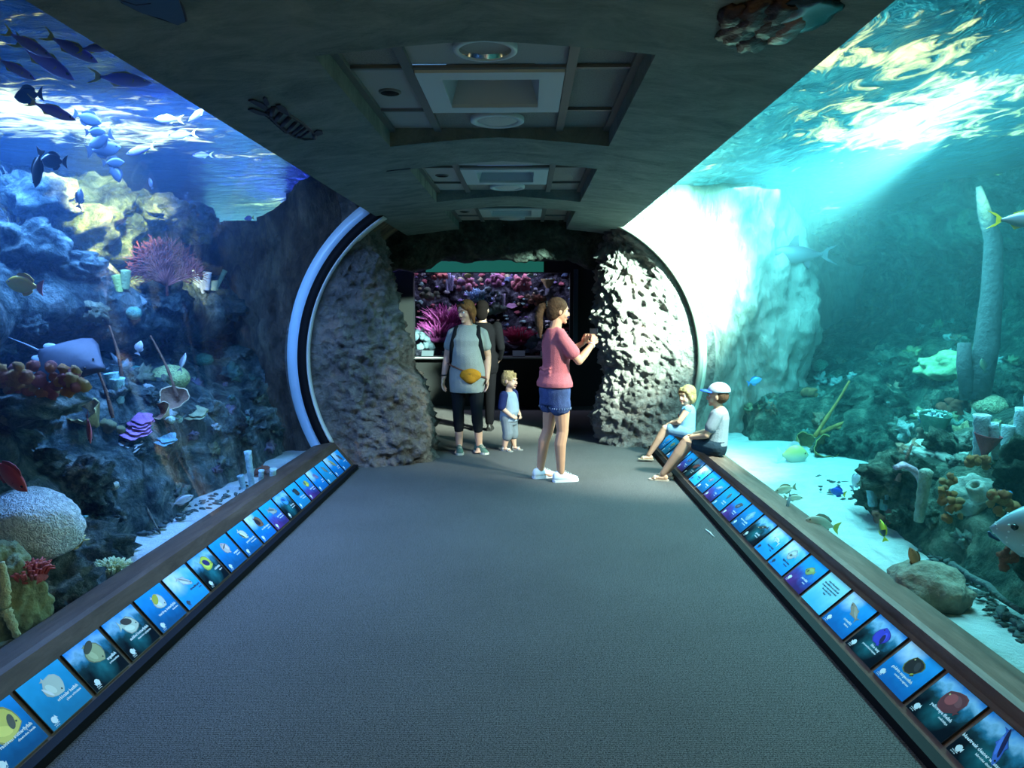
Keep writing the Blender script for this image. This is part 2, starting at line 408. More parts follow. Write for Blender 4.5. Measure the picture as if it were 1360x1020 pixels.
arc_band('trim_7', 1, YR+.02, YR+.10, .014, .07, mat('gasket_edge', (.30, .34, .28), .5))

# ---- rock portal at the end of the tunnel
def rough(p, s=1.):
    v = noise.voronoi(V((p.x*4, p.y*4, p.z*6+p.x*2.5))*s)[0]
    return .5*fbm(p*2.2*s, 4) + .35*(1-abs(noise.noise(p*6*s))*2)*.5 + .45*(.5-v[0]) + .40*abs(fbm(p*9*s, 3)) + .16*(.5-abs(noise.noise(V((p.x*9, p.y*9, p.z*17+p.x*6))*s))*2) + .20*fbm(p*19*s, 4)
def catm(pts, t):
    n = len(pts)-1; i = min(int(t*n), n-1); u = t*n-i
    p0, p1, p2, p3 = pts[max(i-1, 0)], pts[i], pts[i+1], pts[min(i+2, n)]
    return .5*((2*p1)+(p2-p0)*u+(2*p0-5*p1+4*p2-p3)*u*u+(3*p1-p0-3*p2+p3)*u*u*u)
XIL = [(0, -.96), (.39, -.98), (.75, -1.10), (1.0, -1.27), (1.40, -1.30), (1.7, -1.36), (2.18, -1.50), (2.6, -1.56)]
XIR = [(0, .87), (.25, .84), (.86, .93), (1.47, .80), (2.21, .93), (2.6, 1.0)]
def pillar(side, xin, yring, yfront, nu, nv, amp, seed):
    def f(u, v):
        z = -.03 + v*2.78; xr = arcx(side, min(z, 2.46), -.06); xi = interp(xin, z)
        if side > 0: xr = max(xr, xi+.15)
        else: xr = min(xr, xi-.08)
        bul = .16*(1-smooth01(.6, 2.4, z)) - .05*sin(z*3)
        pts = [V((xr+side*.25, yring+.12, z)), V((xr, yring+.03, z)), V((lerp(xr, xi, .3), yfront+.02-bul*.6, z)), V((lerp(xr, xi, .68), yfront+.10-bul*.9, z)), V((xi+side*.03, yfront+.28-bul*.5, z)), V((xi+side*.02, yfront+.6, z)), V((xi+side*.10, yfront+.95, z)), V((xi+side*.18, yfront+1.3, z)), V((xi+side*.26, yfront+1.7, z)), V((xi+side*.34, yfront+2.2, z))]
        p = catm(pts, u); q = catm(pts, min(1, u+.01)) - catm(pts, max(0, u-.01))
        n = V((q.y, -q.x, 0)).normalized()*(-side)
        k = amp*smooth01(.10, .24, u)
        nn = n + V((0, 0, .35*noise.noise(p*4)))
        return p + nn*(k*(rough(p+V((seed, 0, 0)))-.12))
    bm = gridmesh(nu, nv, f); return bm
bm = pillar(-1, XIL, YL, 7.22, 200, 150, .15, 0)
tag(link('rock_pillar', bm, ROCK), 'craggy grey rock pillar at the left of the dark doorway', 'rock')
bm = pillar(1, XIR, YR, 8.25, 200, 150, .17, 9)
tag(link('rock_pillar', bm, ROCK), 'brightly sunlit pale rock pillar at the right of the dark doorway', 'rock')
def lintel(u, v):
    x = lerp(-1.9, 1.7, u)
    under = 2.17 + .06*fbm(V((x*2.2, 1, 1)), 4) + (.12*smooth01(-1.0, -1.3, x)+.10*smooth01(.5, .8, x))*-1
    pts = [V((x, 8.95, 2.75)), V((x, 8.95, 2.5)), V((x, 9.05, 2.36)), V((x, 9.3, under)), V((x, 9.8, under+.08)), V((x, 10.2, 2.6))]
    p = catm(pts, v); return p + V((0, -.1, -.03))*rough(p*1.2)
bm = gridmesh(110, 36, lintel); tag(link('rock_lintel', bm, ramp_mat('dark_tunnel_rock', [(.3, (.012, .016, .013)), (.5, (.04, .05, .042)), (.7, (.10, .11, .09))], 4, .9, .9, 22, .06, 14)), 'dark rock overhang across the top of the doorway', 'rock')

# ---- room beyond with its own reef window
YB = 11.75
wx0, wx1 = PY(549, 400, YB).x, PY(757, 400, YB).x; wz0, wz1 = PY(650, 473, YB).z, PY(650, 362, YB).z
bm = BM()
box(bm, (wx0-1., YB+.08, 1.5), (2., .16, 3.2)); box(bm, (wx1+1., YB+.08, 1.5), (2., .16, 3.2))
box(bm, ((wx0+wx1)/2, YB+.08, wz0/2), (wx1-wx0, .16, wz0)); box(bm, ((wx0+wx1)/2, YB+.08, wz1+.6), (wx1-wx0, .16, 1.2))
tag(link('wall_back', bm, DARKW, smooth=False), kind='structure')
for nm, c, s in (('wall_left', (-2.75, 10.3, 1.5), (.1, 3.2, 3.2)), ('wall_right', (2.6, 10.3, 1.5), (.1, 3.2, 3.2))):
    bm = BM(); box(bm, c, s); tag(link(nm, bm, DARKW, smooth=False), kind='structure')
bm = BM(); box(bm, (0, 10.4, 3.0), (5.4, 3.2, .1)); tag(link('trim_8', bm, DARKW, smooth=False), kind='structure')
bm = BM(); box(bm, (-.1, Y0-.1, 1.5), (5., .1, 3.4)); tag(link('wall_front', bm, DARKW, smooth=False), kind='structure')
bm = BM(); box(bm, (wx1+.09, YB-.02, (wz0+wz1)/2), (.07, .06, wz1-wz0+.1)); tag(link('trim_9', bm, mat('blue_frame', (.03, .06, .09), .4), smooth=False), kind='structure')
tx0, tx1 = PY(566, 354, YB).x, PY(722, 354, YB).x
bm = BM(); box(bm, ((tx0+tx1)/2, YB-.02, (PY(650, 347, YB).z+wz1)/2+.02), (tx1-tx0, .04, PY(650, 347, YB).z-wz1+.02))
tag(link('light_strip', bm, mat('teal_glow', (.02, .22, .16), em=.30), smooth=False), 'glowing teal strip above the coral window in the dark room', 'light')

# ================================================================== TANKS
from mathutils.bvhtree import BVHTree
def lumps(p):
    d1 = noise.voronoi(p*1.9)[0][0]; d2 = noise.voronoi(p*4.6)[0][0]; d3 = noise.voronoi(p*10.5)[0][0]
    return .34*(sqrt(max(0, 1-d1*d1))-.62) + .16*(sqrt(max(0, 1-d2*d2))-.6) + .065*(sqrt(max(0, 1-d3*d3))-.6) + .13*fbm(p*1.3, 5) + .05*fbm(p*6, 4)
PRL = [(2.44, -.05), (2.48, .18), (2.56, .40), (2.62, .62), (2.85, .84), (3.25, .97), (3.7, 1.02), (4.1, 1.12), (4.1, 1.30), (3.6, 1.42), (3.18, 1.49), (3.10, 1.57), (3.30, 1.67), (3.75, 1.74), (4.2, 1.95), (4.5, 2.3), (4.8, 2.65), (5.0, 3.05)]
PRR = [(2.42, -.05), (2.50, .20), (2.60, .40), (2.78, .57), (3.15, .68), (3.6, .80), (4.05, .95), (4.5, 1.08), (4.95, 1.28), (5.15, 1.7), (5.1, 2.15), (4.75, 2.36), (4.55, 2.48), (4.8, 2.62), (5.4, 2.75), (6., 3.05)]
REEFS = {}
def tank_reef(side, prof, y0, y1, m, label):
    P = [V((x, 0, z)) for x, z in prof]
    def f(u, v):
        y = lerp(y0, y1, u); q = catm(P, v); t = catm(P, min(1, v+.01)) - catm(P, max(0, v-.01))
        n = V((-t.z, 0, t.x)).normalized(); x, z = q.x, q.z
        low = 1-smooth01(.55, 1.15, z)
        x += .26*fbm(V((y*.9, 2+side, 8)), 3)*(.4+.6*(1-low)); z += .13*fbm(V((y*.7, side*3, 5.5)), 3)*smooth01(.3, .9, z)
        if side > 0: x += (.55*smooth01(5.0, 5.6, y)*(1-smooth01(7.4, 8., y)) - .10*(1-smooth01(4.6, 5., y)))*low
        p = V((x, y, z)); w = V((x*.8, y + (20 if side > 0 else 0), z*1.1)); d = lumps(w)*(.62 + .45*(1-low))*lerp(.45, 1, smooth01(.15, .5, z))
        p += n*d + V((0, .25*d*noise.noise(w*2.1), 0))
        p.x = max(p.x, 2.27 if z < 2.3 else 2.0); return V((side*p.x, p.y, p.z))
    bm = gridmesh(int((y1-y0)/.030), 190, f); REEFS[side] = BVHTree.FromBMesh(bm)
    return tag(link('reef_wall', bm, m), label, 'reef')
tank_reef(-1, PRL, .6, 10.5, REEFL, 'long stepped reef wall of dark lumpy rock filling the left tank')
tank_reef(1, PRR, .6, 11.6, REEFR, 'green rocky reef wall filling the back of the right tank')
def hit(px, py, side):
    d = ray(px, py).normalized(); h = REEFS[side].ray_cast(CAM + d*1.0, d)
    if h[0] is None: return CAM + d*7.5
    return PZ(px, py, .14) if h[0].z < .13 else h[0]
LWALL = ramp_mat('brown_tank_wall', [(.32, (.05, .035, .03)), (.5, (.17, .12, .09)), (.66, (.38, .28, .19))], 2.8, .9, 1., 14, .15, 0, stretch=(1, 1, .45))
def endwall(path, seed, m, label, side, yq, zs=.35, top=None):
    """path runs from the ring outwards"""
    def f(u, v):
        z = v*3.; ax = abs(arcx(side, min(z, 2.46))) - .02
        pts = [V((side*ax, yq+1.2, 0)), V((side*ax, yq+.04, 0)), V((side*(ax+.20), yq, 0)), V((side*max(ax+.3, 2.38), yq-.01, 0))] + [V(p) for p in path]
        p = catm(pts, u)
        if top: z = v*top(p.x)
        q = catm(pts, min(1, u+.01))-catm(pts, max(0, u-.01)); n = V((q.y, -q.x, 0)).normalized()*(side*1.)
        p = V((p.x, p.y, z)); w = V((p.x, p.y, p.z*zs+seed))
        k = .20*fbm(w*1.6, 5) + .07*(.5-noise.voronoi(w*5)[0][0]) + .10*fbm(V((p.x*7, p.y*7, p.z*2.5+seed)), 4)
        e = 1/len(pts); return p + n*(k*1.1)*smooth01(1.8*e, 3.2*e, u)
    return tag(link('tank_end_wall', gridmesh(150, 110, f), m), label, 'rock')
endwall([(-2.65, 7.25, 0), (-3.0, 7.5, 0), (-3.3, 7.95, 0), (-4.2, 8.2, 0), (-6, 8.1, 0)], 3, LWALL, 'brown rock wall closing the far end of the left tank', -1, 7.26, top=lambda x: 3. - .58*smooth01(-1.75, -2.7, x))
endwall([(2.65, 8.22, 0), (3.08, 8.35, 0), (3.25, 8.9, 0), (3.6, 10.2, 0), (4.6, 11.0, 0), (6.2, 11.2, 0)], 6, TANKWALL, 'pale rock column closing the far end of the right tank', 1, 8.22)
# sand beds
def sand(side):
    def f(u, v):
        y = lerp(.3, 11 if side > 0 else 8.2, u); x = lerp(1.72 if side > 0 else 2.0, 4.2, v)
        return V((side*x, y, .13 + .03*fbm(V((x*1.5, y*1.5, side)), 3) + .05*smooth01(2.2, 3, x)))
    return tag(link('sand_bed', gridmesh(90, 24, f), SAND), 'white sand bed along the foot of the %s tank' % ('left' if side < 0 else 'right'), 'sand', kind='stuff')
sand(-1); sand(1)
# water surface: ripples part mirror, part open to the bright sky
def surface_mat(name, col, thr, scale, rot, tint, glitter_at, glitter_rad, glitter_amt):
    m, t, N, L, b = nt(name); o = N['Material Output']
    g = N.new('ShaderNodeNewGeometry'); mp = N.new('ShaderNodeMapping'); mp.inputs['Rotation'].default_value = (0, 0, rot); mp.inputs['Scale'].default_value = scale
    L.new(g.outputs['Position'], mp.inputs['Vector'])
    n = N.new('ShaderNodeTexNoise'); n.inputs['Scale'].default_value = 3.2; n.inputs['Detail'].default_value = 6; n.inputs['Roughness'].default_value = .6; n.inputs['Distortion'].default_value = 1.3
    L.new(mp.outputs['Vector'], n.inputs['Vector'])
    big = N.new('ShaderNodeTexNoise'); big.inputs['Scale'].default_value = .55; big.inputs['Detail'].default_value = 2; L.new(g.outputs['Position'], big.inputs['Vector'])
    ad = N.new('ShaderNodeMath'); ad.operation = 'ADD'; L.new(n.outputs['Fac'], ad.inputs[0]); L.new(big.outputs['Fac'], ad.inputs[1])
    m2 = N.new('ShaderNodeMapping'); m2.vector_type = 'TEXTURE'; m2.inputs['Location'].default_value = glitter_at; m2.inputs['Scale'].default_value = glitter_rad; m2.inputs['Rotation'].default_value = (0, 0, rot*.6)
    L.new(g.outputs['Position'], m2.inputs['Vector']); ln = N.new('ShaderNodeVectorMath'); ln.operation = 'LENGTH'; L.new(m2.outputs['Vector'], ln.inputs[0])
    mr = N.new('ShaderNodeMapRange'); mr.interpolation_type = 'SMOOTHSTEP'; mr.inputs[1].default_value = 1.; mr.inputs[2].default_value = 0.; mr.inputs[4].default_value = glitter_amt; L.new(ln.outputs['Value'], mr.inputs[0])
    ad2 = N.new('ShaderNodeMath'); ad2.operation = 'ADD'; L.new(ad.outputs[0], ad2.inputs[0]); L.new(mr.outputs[0], ad2.inputs[1]); ad = ad2   # painted glitter: clearer patch placed so bright sky shows through
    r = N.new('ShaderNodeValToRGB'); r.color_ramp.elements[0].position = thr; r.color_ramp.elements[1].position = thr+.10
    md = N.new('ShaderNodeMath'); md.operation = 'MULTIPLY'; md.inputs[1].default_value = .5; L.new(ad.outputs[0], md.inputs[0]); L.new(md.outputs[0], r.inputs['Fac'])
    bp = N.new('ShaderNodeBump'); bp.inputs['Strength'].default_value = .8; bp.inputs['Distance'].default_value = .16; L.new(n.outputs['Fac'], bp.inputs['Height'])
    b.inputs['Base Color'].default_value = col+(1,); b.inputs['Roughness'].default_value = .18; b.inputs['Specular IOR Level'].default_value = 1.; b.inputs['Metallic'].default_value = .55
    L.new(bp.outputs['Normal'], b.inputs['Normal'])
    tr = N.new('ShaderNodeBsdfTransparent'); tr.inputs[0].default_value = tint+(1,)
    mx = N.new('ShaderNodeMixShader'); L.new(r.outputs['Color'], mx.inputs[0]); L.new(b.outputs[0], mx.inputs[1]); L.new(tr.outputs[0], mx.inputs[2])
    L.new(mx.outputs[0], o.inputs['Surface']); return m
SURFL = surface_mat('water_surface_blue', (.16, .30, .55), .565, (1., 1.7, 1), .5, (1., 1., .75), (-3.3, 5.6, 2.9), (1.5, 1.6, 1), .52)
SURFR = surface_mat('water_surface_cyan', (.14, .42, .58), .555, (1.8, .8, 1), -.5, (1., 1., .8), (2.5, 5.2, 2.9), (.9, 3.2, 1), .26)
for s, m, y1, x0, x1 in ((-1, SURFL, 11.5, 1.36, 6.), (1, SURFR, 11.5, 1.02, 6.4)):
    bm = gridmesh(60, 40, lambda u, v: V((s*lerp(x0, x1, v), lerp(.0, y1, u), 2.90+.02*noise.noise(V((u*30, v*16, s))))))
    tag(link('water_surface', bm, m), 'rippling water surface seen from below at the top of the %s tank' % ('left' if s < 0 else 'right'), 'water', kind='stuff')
# the water itself
def water_mat(name, ab, ad, sc, sd, an=.3):
    m, t, N, L, b = nt(name); N.remove(b); o = N['Material Output']
    a = N.new('ShaderNodeVolumeAbsorption'); a.inputs[0].default_value = ab+(1,); a.inputs[1].default_value = ad
    c = N.new('ShaderNodeVolumeScatter'); c.inputs[0].default_value = sc+(1,); c.inputs[1].default_value = sd; c.inputs['Anisotropy'].default_value = an
    d = N.new('ShaderNodeAddShader'); L.new(a.outputs[0], d.inputs[0]); L.new(c.outputs[0], d.inputs[1]); L.new(d.outputs[0], o.inputs['Volume'])
    return m
for s, y1, xo, wm in ((-1, 11.6, 6.2, water_mat('blue_water', (.10, .66, .97), .36, (.22, .50, 1.), .035)), (1, 11.6, 6.6, water_mat('cyan_water', (.08, .90, .95), .36, (.30, .9, 1.), .028))):
    pr = [V((arcx(s, z, .015), 0, z)) for z in [lerp(.13, 2.45, i/24) for i in range(25)]] + [V((s*1.08 if s > 0 else -1.44, 0, 2.89)), V((s*xo, 0, 2.89)), V((s*xo, 0, .02)), V((s*(arcx(1, .13)*s if 0 else abs(arcx(s, .13))), 0, .02))]
    bm = BM(); loft(bm, [[p + V((0, y, 0)) for p in pr] for y in (.0, y1)]); bmesh.ops.recalc_face_normals(bm, faces=bm.faces)
    tag(link('tank_water', bm, wm, smooth=False), 'clear %s water filling the %s tank' % (('blue', 'left') if s < 0 else ('turquoise', 'right')), 'water', kind='stuff')
# plain near ends and backs of the tanks, outside the view
bm = BM(); box(bm, (-4.2, -.05, 1.5), (4.2, .1, 3.)); box(bm, (4.2, -.05, 1.5), (4.6, .1, 3.)); 
tag(link('wall_near', bm, TANKWALL, smooth=False), kind='structure')
# ================================================================== SPECIES SIGNS
def print_mat(name, stops, blobs=0., blob_col=(1, 1, 1), bpos=(0, 0), brad=.1, nscale=18):
    """printed photo background: vertical gradient on the board, a soft blotch, noise"""
    m, t, N, L, b = nt(name); b.inputs['Roughness'].default_value = .45; b.inputs['Specular IOR Level'].default_value = .02
    tc = N.new('ShaderNodeTexCoord'); sp = N.new('ShaderNodeSeparateXYZ'); L.new(tc.outputs['Object'], sp.inputs[0])
    n = N.new('ShaderNodeTexNoise'); n.inputs['Scale'].default_value = nscale; n.inputs['Detail'].default_value = 4; L.new(tc.outputs['Object'], n.inputs['Vector'])
    a = N.new('ShaderNodeMath'); a.operation = 'MULTIPLY_ADD'; a.inputs[1].default_value = 4.6; a.inputs[2].default_value = .25; L.new(sp.outputs['Y'], a.inputs[0])
    a2 = N.new('ShaderNodeMath'); a2.operation = 'MULTIPLY_ADD'; a2.inputs[1].default_value = .5; L.new(n.outputs['Fac'], a2.inputs[0]); L.new(a.outputs[0], a2.inputs[2])
    r = N.new('ShaderNodeValToRGB'); e = r.color_ramp.elements
    while len(e) < len(stops): e.new(.5)
    for el, (p, c) in zip(e, stops): el.position = p; el.color = tuple(c)+(1,)
    L.new(a2.outputs[0], r.inputs['Fac']); col = r.outputs['Color']
    if blobs:
        ds = N.new('ShaderNodeVectorMath'); ds.operation = 'DISTANCE'; ds.inputs[1].default_value = (bpos[0], bpos[1], 0); L.new(tc.outputs['Object'], ds.inputs[0])
        mr = N.new('ShaderNodeMapRange'); mr.inputs[1].default_value = brad; mr.inputs[2].default_value = brad*.2; L.new(ds.outputs['Value'], mr.inputs[0])
        mu = N.new('ShaderNodeMath'); mu.operation = 'MULTIPLY'; L.new(mr.outputs[0], mu.inputs[0]); L.new(n.outputs['Fac'], mu.inputs[1])
        mu2 = N.new('ShaderNodeMath'); mu2.operation = 'MULTIPLY'; mu2.inputs[1].default_value = blobs*1.7; mu2.use_clamp = True; L.new(mu.outputs[0], mu2.inputs[0])
        mx = N.new('ShaderNodeMix'); mx.data_type = 'RGBA'; mx.inputs[7].default_value = tuple(blob_col)+(1,)
        L.new(mu2.outputs[0], mx.inputs[0]); L.new(col, mx.inputs[6]); col = mx.outputs[2]
    L.new(col, b.inputs['Base Color']); return m
PRINT = {
 'blue': print_mat('print_blue', [(.1, (.01, .10, .26)), (.5, (.01, .20, .52)), (.95, (.02, .34, .86))]),
 'teal': print_mat('print_teal', [(.1, (.02, .22, .42)), (.5, (.02, .30, .58)), (.95, (.03, .42, .80))]),
 'dark': print_mat('print_dark', [(.30, (.004, .009, .016)), (.52, (.012, .045, .06)), (.66, (.03, .20, .34)), (.80, (.30, .58, .85)), (1., (.02, .30, .85))], .5, (.03, .30, .36), (.0, -.04), .08),
 'sky': print_mat('print_sky', [(.1, (.02, .30, .80)), (.55, (.03, .42, .92)), (.85, (.25, .62, .95)), (1.1, (.02, .35, .9))], .9, (.9, .95, 1.), (-.06, .075), .11),
 'cloud': print_mat('print_cloud', [(.1, (.01, .15, .45)), (.5, (.01, .25, .65)), (.95, (.03, .40, .9))], .9, (.85, .93, 1.), (-.07, .09), .10),
 'purple': print_mat('print_purple', [(.15, (.05, .03, .16)), (.40, (.04, .10, .42)), (.65, (.02, .30, .72)), (.95, (.02, .40, .9))], .4, (.25, .05, .35), (-.06, -.07), .09),
 'pale': print_mat('print_pale', [(.1, (.10, .52, .78)), (.5, (.25, .68, .86)), (.95, (.40, .78, .88))], .4, (.05, .45, .72), (-.03, -.07), .08),
}
EDGE = mat('sign_edge', (.01, .012, .016), .4)
WHITEP = mat('white_print', (.78, .84, .88), .4); DARKP = mat('dark_print', (.02, .05, .10), .4)
SW, SH = .240, .206
def text_mesh(s, size, align='RIGHT'):
    cu = D.curves.new('caption', 'FONT'); cu.body = s; cu.size = size; cu.align_x = align; cu.resolution_u = 1; cu.offset = size*.035
    o = D.objects.new('tmp', cu); COL.objects.link(o); dg = bpy.context.evaluated_depsgraph_get()
    me = D.meshes.new_from_object(o.evaluated_get(dg)); D.objects.remove(o); D.curves.remove(cu); me.materials.clear(); return me
def pmat(c):
    return mat('ink_%02x%02x%02x' % tuple(int(x*255) for x in c), c, .35)
def flat_poly(bm, pts, z):
    f = bm.faces.new([bm.verts.new((x, y, z)) for x, y in pts])
def fish_outline(kind, L, H):
    o = []
    if kind == 'disc': P = [(-.5, .10), (-.40, .06), (-.36, .16), (-.25, .40), (-.05, .52), (.18, .50), (.35, .36), (.45, .18), (.5, .02), (.44, -.08), (.32, -.26), (.12, -.44), (-.08, -.50), (-.26, -.40), (-.36, -.16), (-.40, -.06), (-.5, -.12), (-.47, 0)]
    elif kind == 'long': P = [(-.5, .34), (-.38, .10), (-.2, .26), (.0, .50), (.08, .34), (.3, .30), (.44, .16), (.5, 0), (.42, -.14), (.2, -.30), (-.02, -.36), (-.08, -.5), (-.18, -.26), (-.38, -.10), (-.5, -.34), (-.43, 0)]
    elif kind == 'shark': P = [(-.5, .5), (-.36, .05), (.0, .16), (.08, .46), (.16, .18), (.4, .12), (.5, 0), (.38, -.12), (.1, -.15), (-.02, -.42), (-.02, -.14), (-.36, -.04), (-.46, -.25)]
    else: P = [(-.5, .30), (-.36, .08), (-.2, .34), (.05, .48), (.28, .38), (.42, .20), (.5, 0), (.40, -.18), (.2, -.38), (-.05, -.46), (-.24, -.30), (-.36, -.08), (-.5, -.28), (-.45, 0)]
    return [(x*L, y*H) for x, y in P]
ICON = [(-.5, .05), (-.38, .30), (-.1, .46), (.2, .38), (.34, .15), (.5, .32), (.5, -.28), (.34, -.12), (.2, -.40), (-.1, -.46), (-.36, -.30)]
# bg, shape, length, height, angle, flip, body colour, marking colour, marking (cx,cy,rx,ry), caption, second line, look for the label
LS = [
 ('blue', 'disc', .125, .105, -25, 1, (.75, .62, .10), (.06, .03, .03), (.25, .08, .10, .24), 'raccoon butterflyfish', 'chaetodon lunula', 'yellow fish with a dark eye band on blue'),
 ('teal', 'disc', .085, .080, -60, 1, (.55, .58, .52), (.80, .80, .82), (-.1, -.38, .28, .07), 'orbicular batfish', 'platax orbicularis', 'round pale grey fish with black fin edge'),
 ('dark', 'disc', .092, .080, -65, 1, (.38, .40, .22), (.03, .03, .03), (-.30, .1, .16, .42), 'angelfish', 'pomacanthus', 'olive fish with a black back half'),
 ('dark', 'oval', .105, .075, -20, 1, (.62, .68, .58), (.03, .02, .04), (-.05, .22, .28, .20), 'saddled butterflyfish', 'chaetodon ephippium', 'white fish with a black saddle'),
 ('blue', 'disc', .082, .066, -50, 1, (.66, .70, .70), (.55, .50, .06), (-.20, .06, .2, .42), 'teardrop butterflyfish', 'chaetodon', 'white fish with a yellow back and black spot'),
 ('sky', 'long', .098, .046, -38, 1, (.62, .64, .62), (.20, .16, .24), (0, .10, .36, .06), 'threadfin jack', 'alectis', 'silver striped fish under white cloud and dark lettering'),
 ('dark', 'disc', .092, .074, -30, 1, (.62, .68, .08), (.02, .02, .16), (0, .05, .28, .22), 'rabbitfish', 'siganus', 'yellow fish with a navy blue side'),
 ('blue', 'disc', .076, .060, 110, 1, (.62, .52, .48), (.05, .03, .04), (.15, .0, .05, .4), 'sergeant', 'abudefduf', 'pinkish banded fish nose down on blue'),
 ('blue', 'oval', .084, .056, -50, 1, (.74, .72, .52), (.10, .10, .05), (-.1, -.32, .30, .10), 'pyramid butterfly', 'hemitaurichthys', 'cream and yellow wedge shaped fish'),
 ('cloud', 'disc', .088, .066, -48, 1, (.24, .12, .07), (.03, .02, .03), (-.1, -.1, .30, .30), 'moorish surgeon', 'acanthurus', 'dark brown oval fish below a white cloud'),
 ('purple', 'long', .115, .056, -18, 1, (.34, .38, .34), (.10, .12, .12), (-.05, .1, .30, .12), 'giant trevally', 'caranx ignobilis', 'long grey fish over purple'),
 ('dark', 'oval', .090, .060, -20, 1, (.03, .30, .78), (.02, .10, .35), (-.1, .1, .25, .14), 'blue tang', 'paracanthurus', 'bright blue fish on black'),
 ('teal', 'oval', .084, .060, -30, 1, (.02, .03, .04), (.05, .06, .06), (0, 0, .2, .2), 'black durgon', 'melichthys niger', 'plain black oval fish on turquoise'),
 ('purple', 'oval', .085, .054, -15, 1, (.62, .60, .08), (.12, .14, .12), (-.2, .1, .14, .3), 'yellow wrasse', 'halichoeres', 'small lemon yellow fish over dark purple'),
 ('cloud', 'long', .080, .050, -30, 1, (.20, .20, .42), (.4, .2, .3), (.1, 0, .2, .2), 'anthias', 'pseudanthias', 'faint violet fish below a broad white cloud'),
 ('teal', 'long', .085, .046, -50, 1, (.16, .17, .15), (.5, .5, .45), (0, .05, .3, .05), 'remora', 'echeneis', 'dark slim fish with pale side line'),
 ('cloud', 'long', .105, .050, -42, 1, (.60, .52, .22), (.12, .10, .08), (0, -.15, .3, .1), 'goatfish', 'mulloidichthys', 'long tan and yellow fish near the rock pillar'),
 ('cloud', 'long', .095, .042, -45, 1, (.05, .06, .10), (.2, .2, .25), (0, .1, .3, .06), 'surgeonfish', 'naso', 'slim black fish, last of the row beside the rock pillar'),
]
RS = [
 ('dark', 'long', .125, .040, -62, 1, (.05, .16, .62), (.01, .01, .08), (-.1, .12, .40, .16), 'bluestreak cleaner wrasse', 'labroides dimidiatus', 'slim electric blue fish with a navy stripe'),
 ('dark', 'disc', .095, .088, 150, 1, (.16, .04, .05), (.42, .09, .10), (.15, .05, .22, .26), 'yelloweye filefish', 'melichthys', 'dark red fish with a yellow ringed eye'),
 ('cloud', 'disc', .080, .078, 128, 1, (.015, .015, .02), (.60, .58, .10), (-.40, 0, .04, .10), 'goldrim surgeonfish', 'acanthurus nigricans', 'round black fish with yellow tail base'),
 ('dark', 'disc', .085, .074, 118, 1, (.05, .06, .62), (.02, .02, .10), (-.12, -.12, .26, .14), 'blue tang', 'paracanthurus hepatus', 'royal blue fish with a lime tail on black'),
 ('cloud', 'long', .120, .040, 158, 1, (.34, .28, .22), (.5, .42, .36), (-.2, 0, .2, .1), 'cornetfish', 'fistularia', 'long tan fish crossing blue water'),
 ('pale', None, 0, 0, 0, 1, (0, 0, 0), (0, 0, 0), (0, 0, 0, 0), '', '', 'pale turquoise text sign without any fish'),
 ('purple', 'oval', .080, .048, 188, 1, (.34, .44, .14), (.08, .10, .06), (.2, .1, .07, .2), 'parrotfish', 'scarus', 'small green and yellow fish over purple'),
 ('sky', 'oval', .085, .064, 190, 1, (.52, .58, .58), (.10, .12, .12), (.1, .1, .14, .1), 'bigeye bream', 'monotaxis', 'grey round fish with dark eye patch under white cloud'),
 ('sky', 'shark', .105, .042, 170, 1, (.74, .78, .80), (.5, .55, .6), (0, -.05, .2, .05), 'leopard shark', 'triakis', 'white shark shape on bright blue'),
 ('dark', 'shark', .105, .040, 200, 1, (.02, .03, .03), (.5, .5, .45), (0, .0, .06, .1), 'guitarfish', 'rhinobatos', 'black shark silhouette on grey green'),
 ('blue', 'disc', .074, .066, 190, 1, (.20, .42, .52), (.45, .66, .70), (0, .0, .06, .38), 'emperor angelfish', 'pomacanthus', 'round striped pale blue fish'),
 ('purple', 'oval', .085, .045, 205, 1, (.05, .06, .08), (.4, .45, .5), (.05, .1, .2, .08), 'eagle ray', 'aetobatus', 'dark ray shape above purple'),
 ('teal', 'oval', .052, .036, 100, 1, (.05, .07, .10), (.1, .15, .2), (0, 0, .2, .2), 'triggerfish', 'rhinecanthus', 'tiny upright dark fish on turquoise'),
 ('purple', 'long', .090, .036, 200, 1, (.30, .42, .62), (.6, .7, .9), (0, 0, .2, .1), 'fusilier', 'caesio', 'pale blue slim fish and violet water'),
 ('blue', 'long', .082, .046, 198, 1, (.10, .16, .26), (.5, .6, .7), (.1, 0, .16, .1), 'unicornfish', 'naso', 'blue grey fish with white side'),
 ('sky', 'disc', .045, .034, 180, 1, (.12, .26, .36), (.3, .45, .5), (0, 0, .2, .2), 'butterflyfish', 'chaetodon', 'very small blue fish on sky blue'),
 ('dark', 'oval', .105, .042, 205, 1, (.48, .07, .06), (.6, .3, .25), (0, .1, .3, .08), 'soldierfish', 'myripristis', 'bright red fish on dark brown'),
 ('purple', 'oval', .075, .044, 200, 1, (.05, .03, .16), (.3, .25, .45), (0, 0, .2, .2), 'damselfish', 'chromis', 'dark violet fish on blue beside the boy sandals'),
 ('blue', 'oval', .08, .05, 195, 1, (.25, .35, .45), (.4, .5, .6), (0, 0, .2, .2), 'rudderfish', 'kyphosus', 'grey blue fish on plain blue between the children legs'),
 ('cloud', 'long', .09, .045, 195, 1, (.3, .35, .3), (.5, .5, .5), (0, 0, .2, .2), 'jack', 'caranx', 'grey green fish beneath the boy knees'),
 ('teal', 'oval', .08, .05, 195, 1, (.5, .45, .2), (.2, .2, .1), (0, 0, .2, .2), 'snapper', 'lutjanus', 'golden brown fish behind the girl legs'),
 ('blue', 'oval', .08, .05, 195, 1, (.15, .2, .3), (.2, .2, .3), (0, 0, .2, .2), 'wrasse', 'thalassoma', 'dark slate fish, last of the row at the rock'),
]
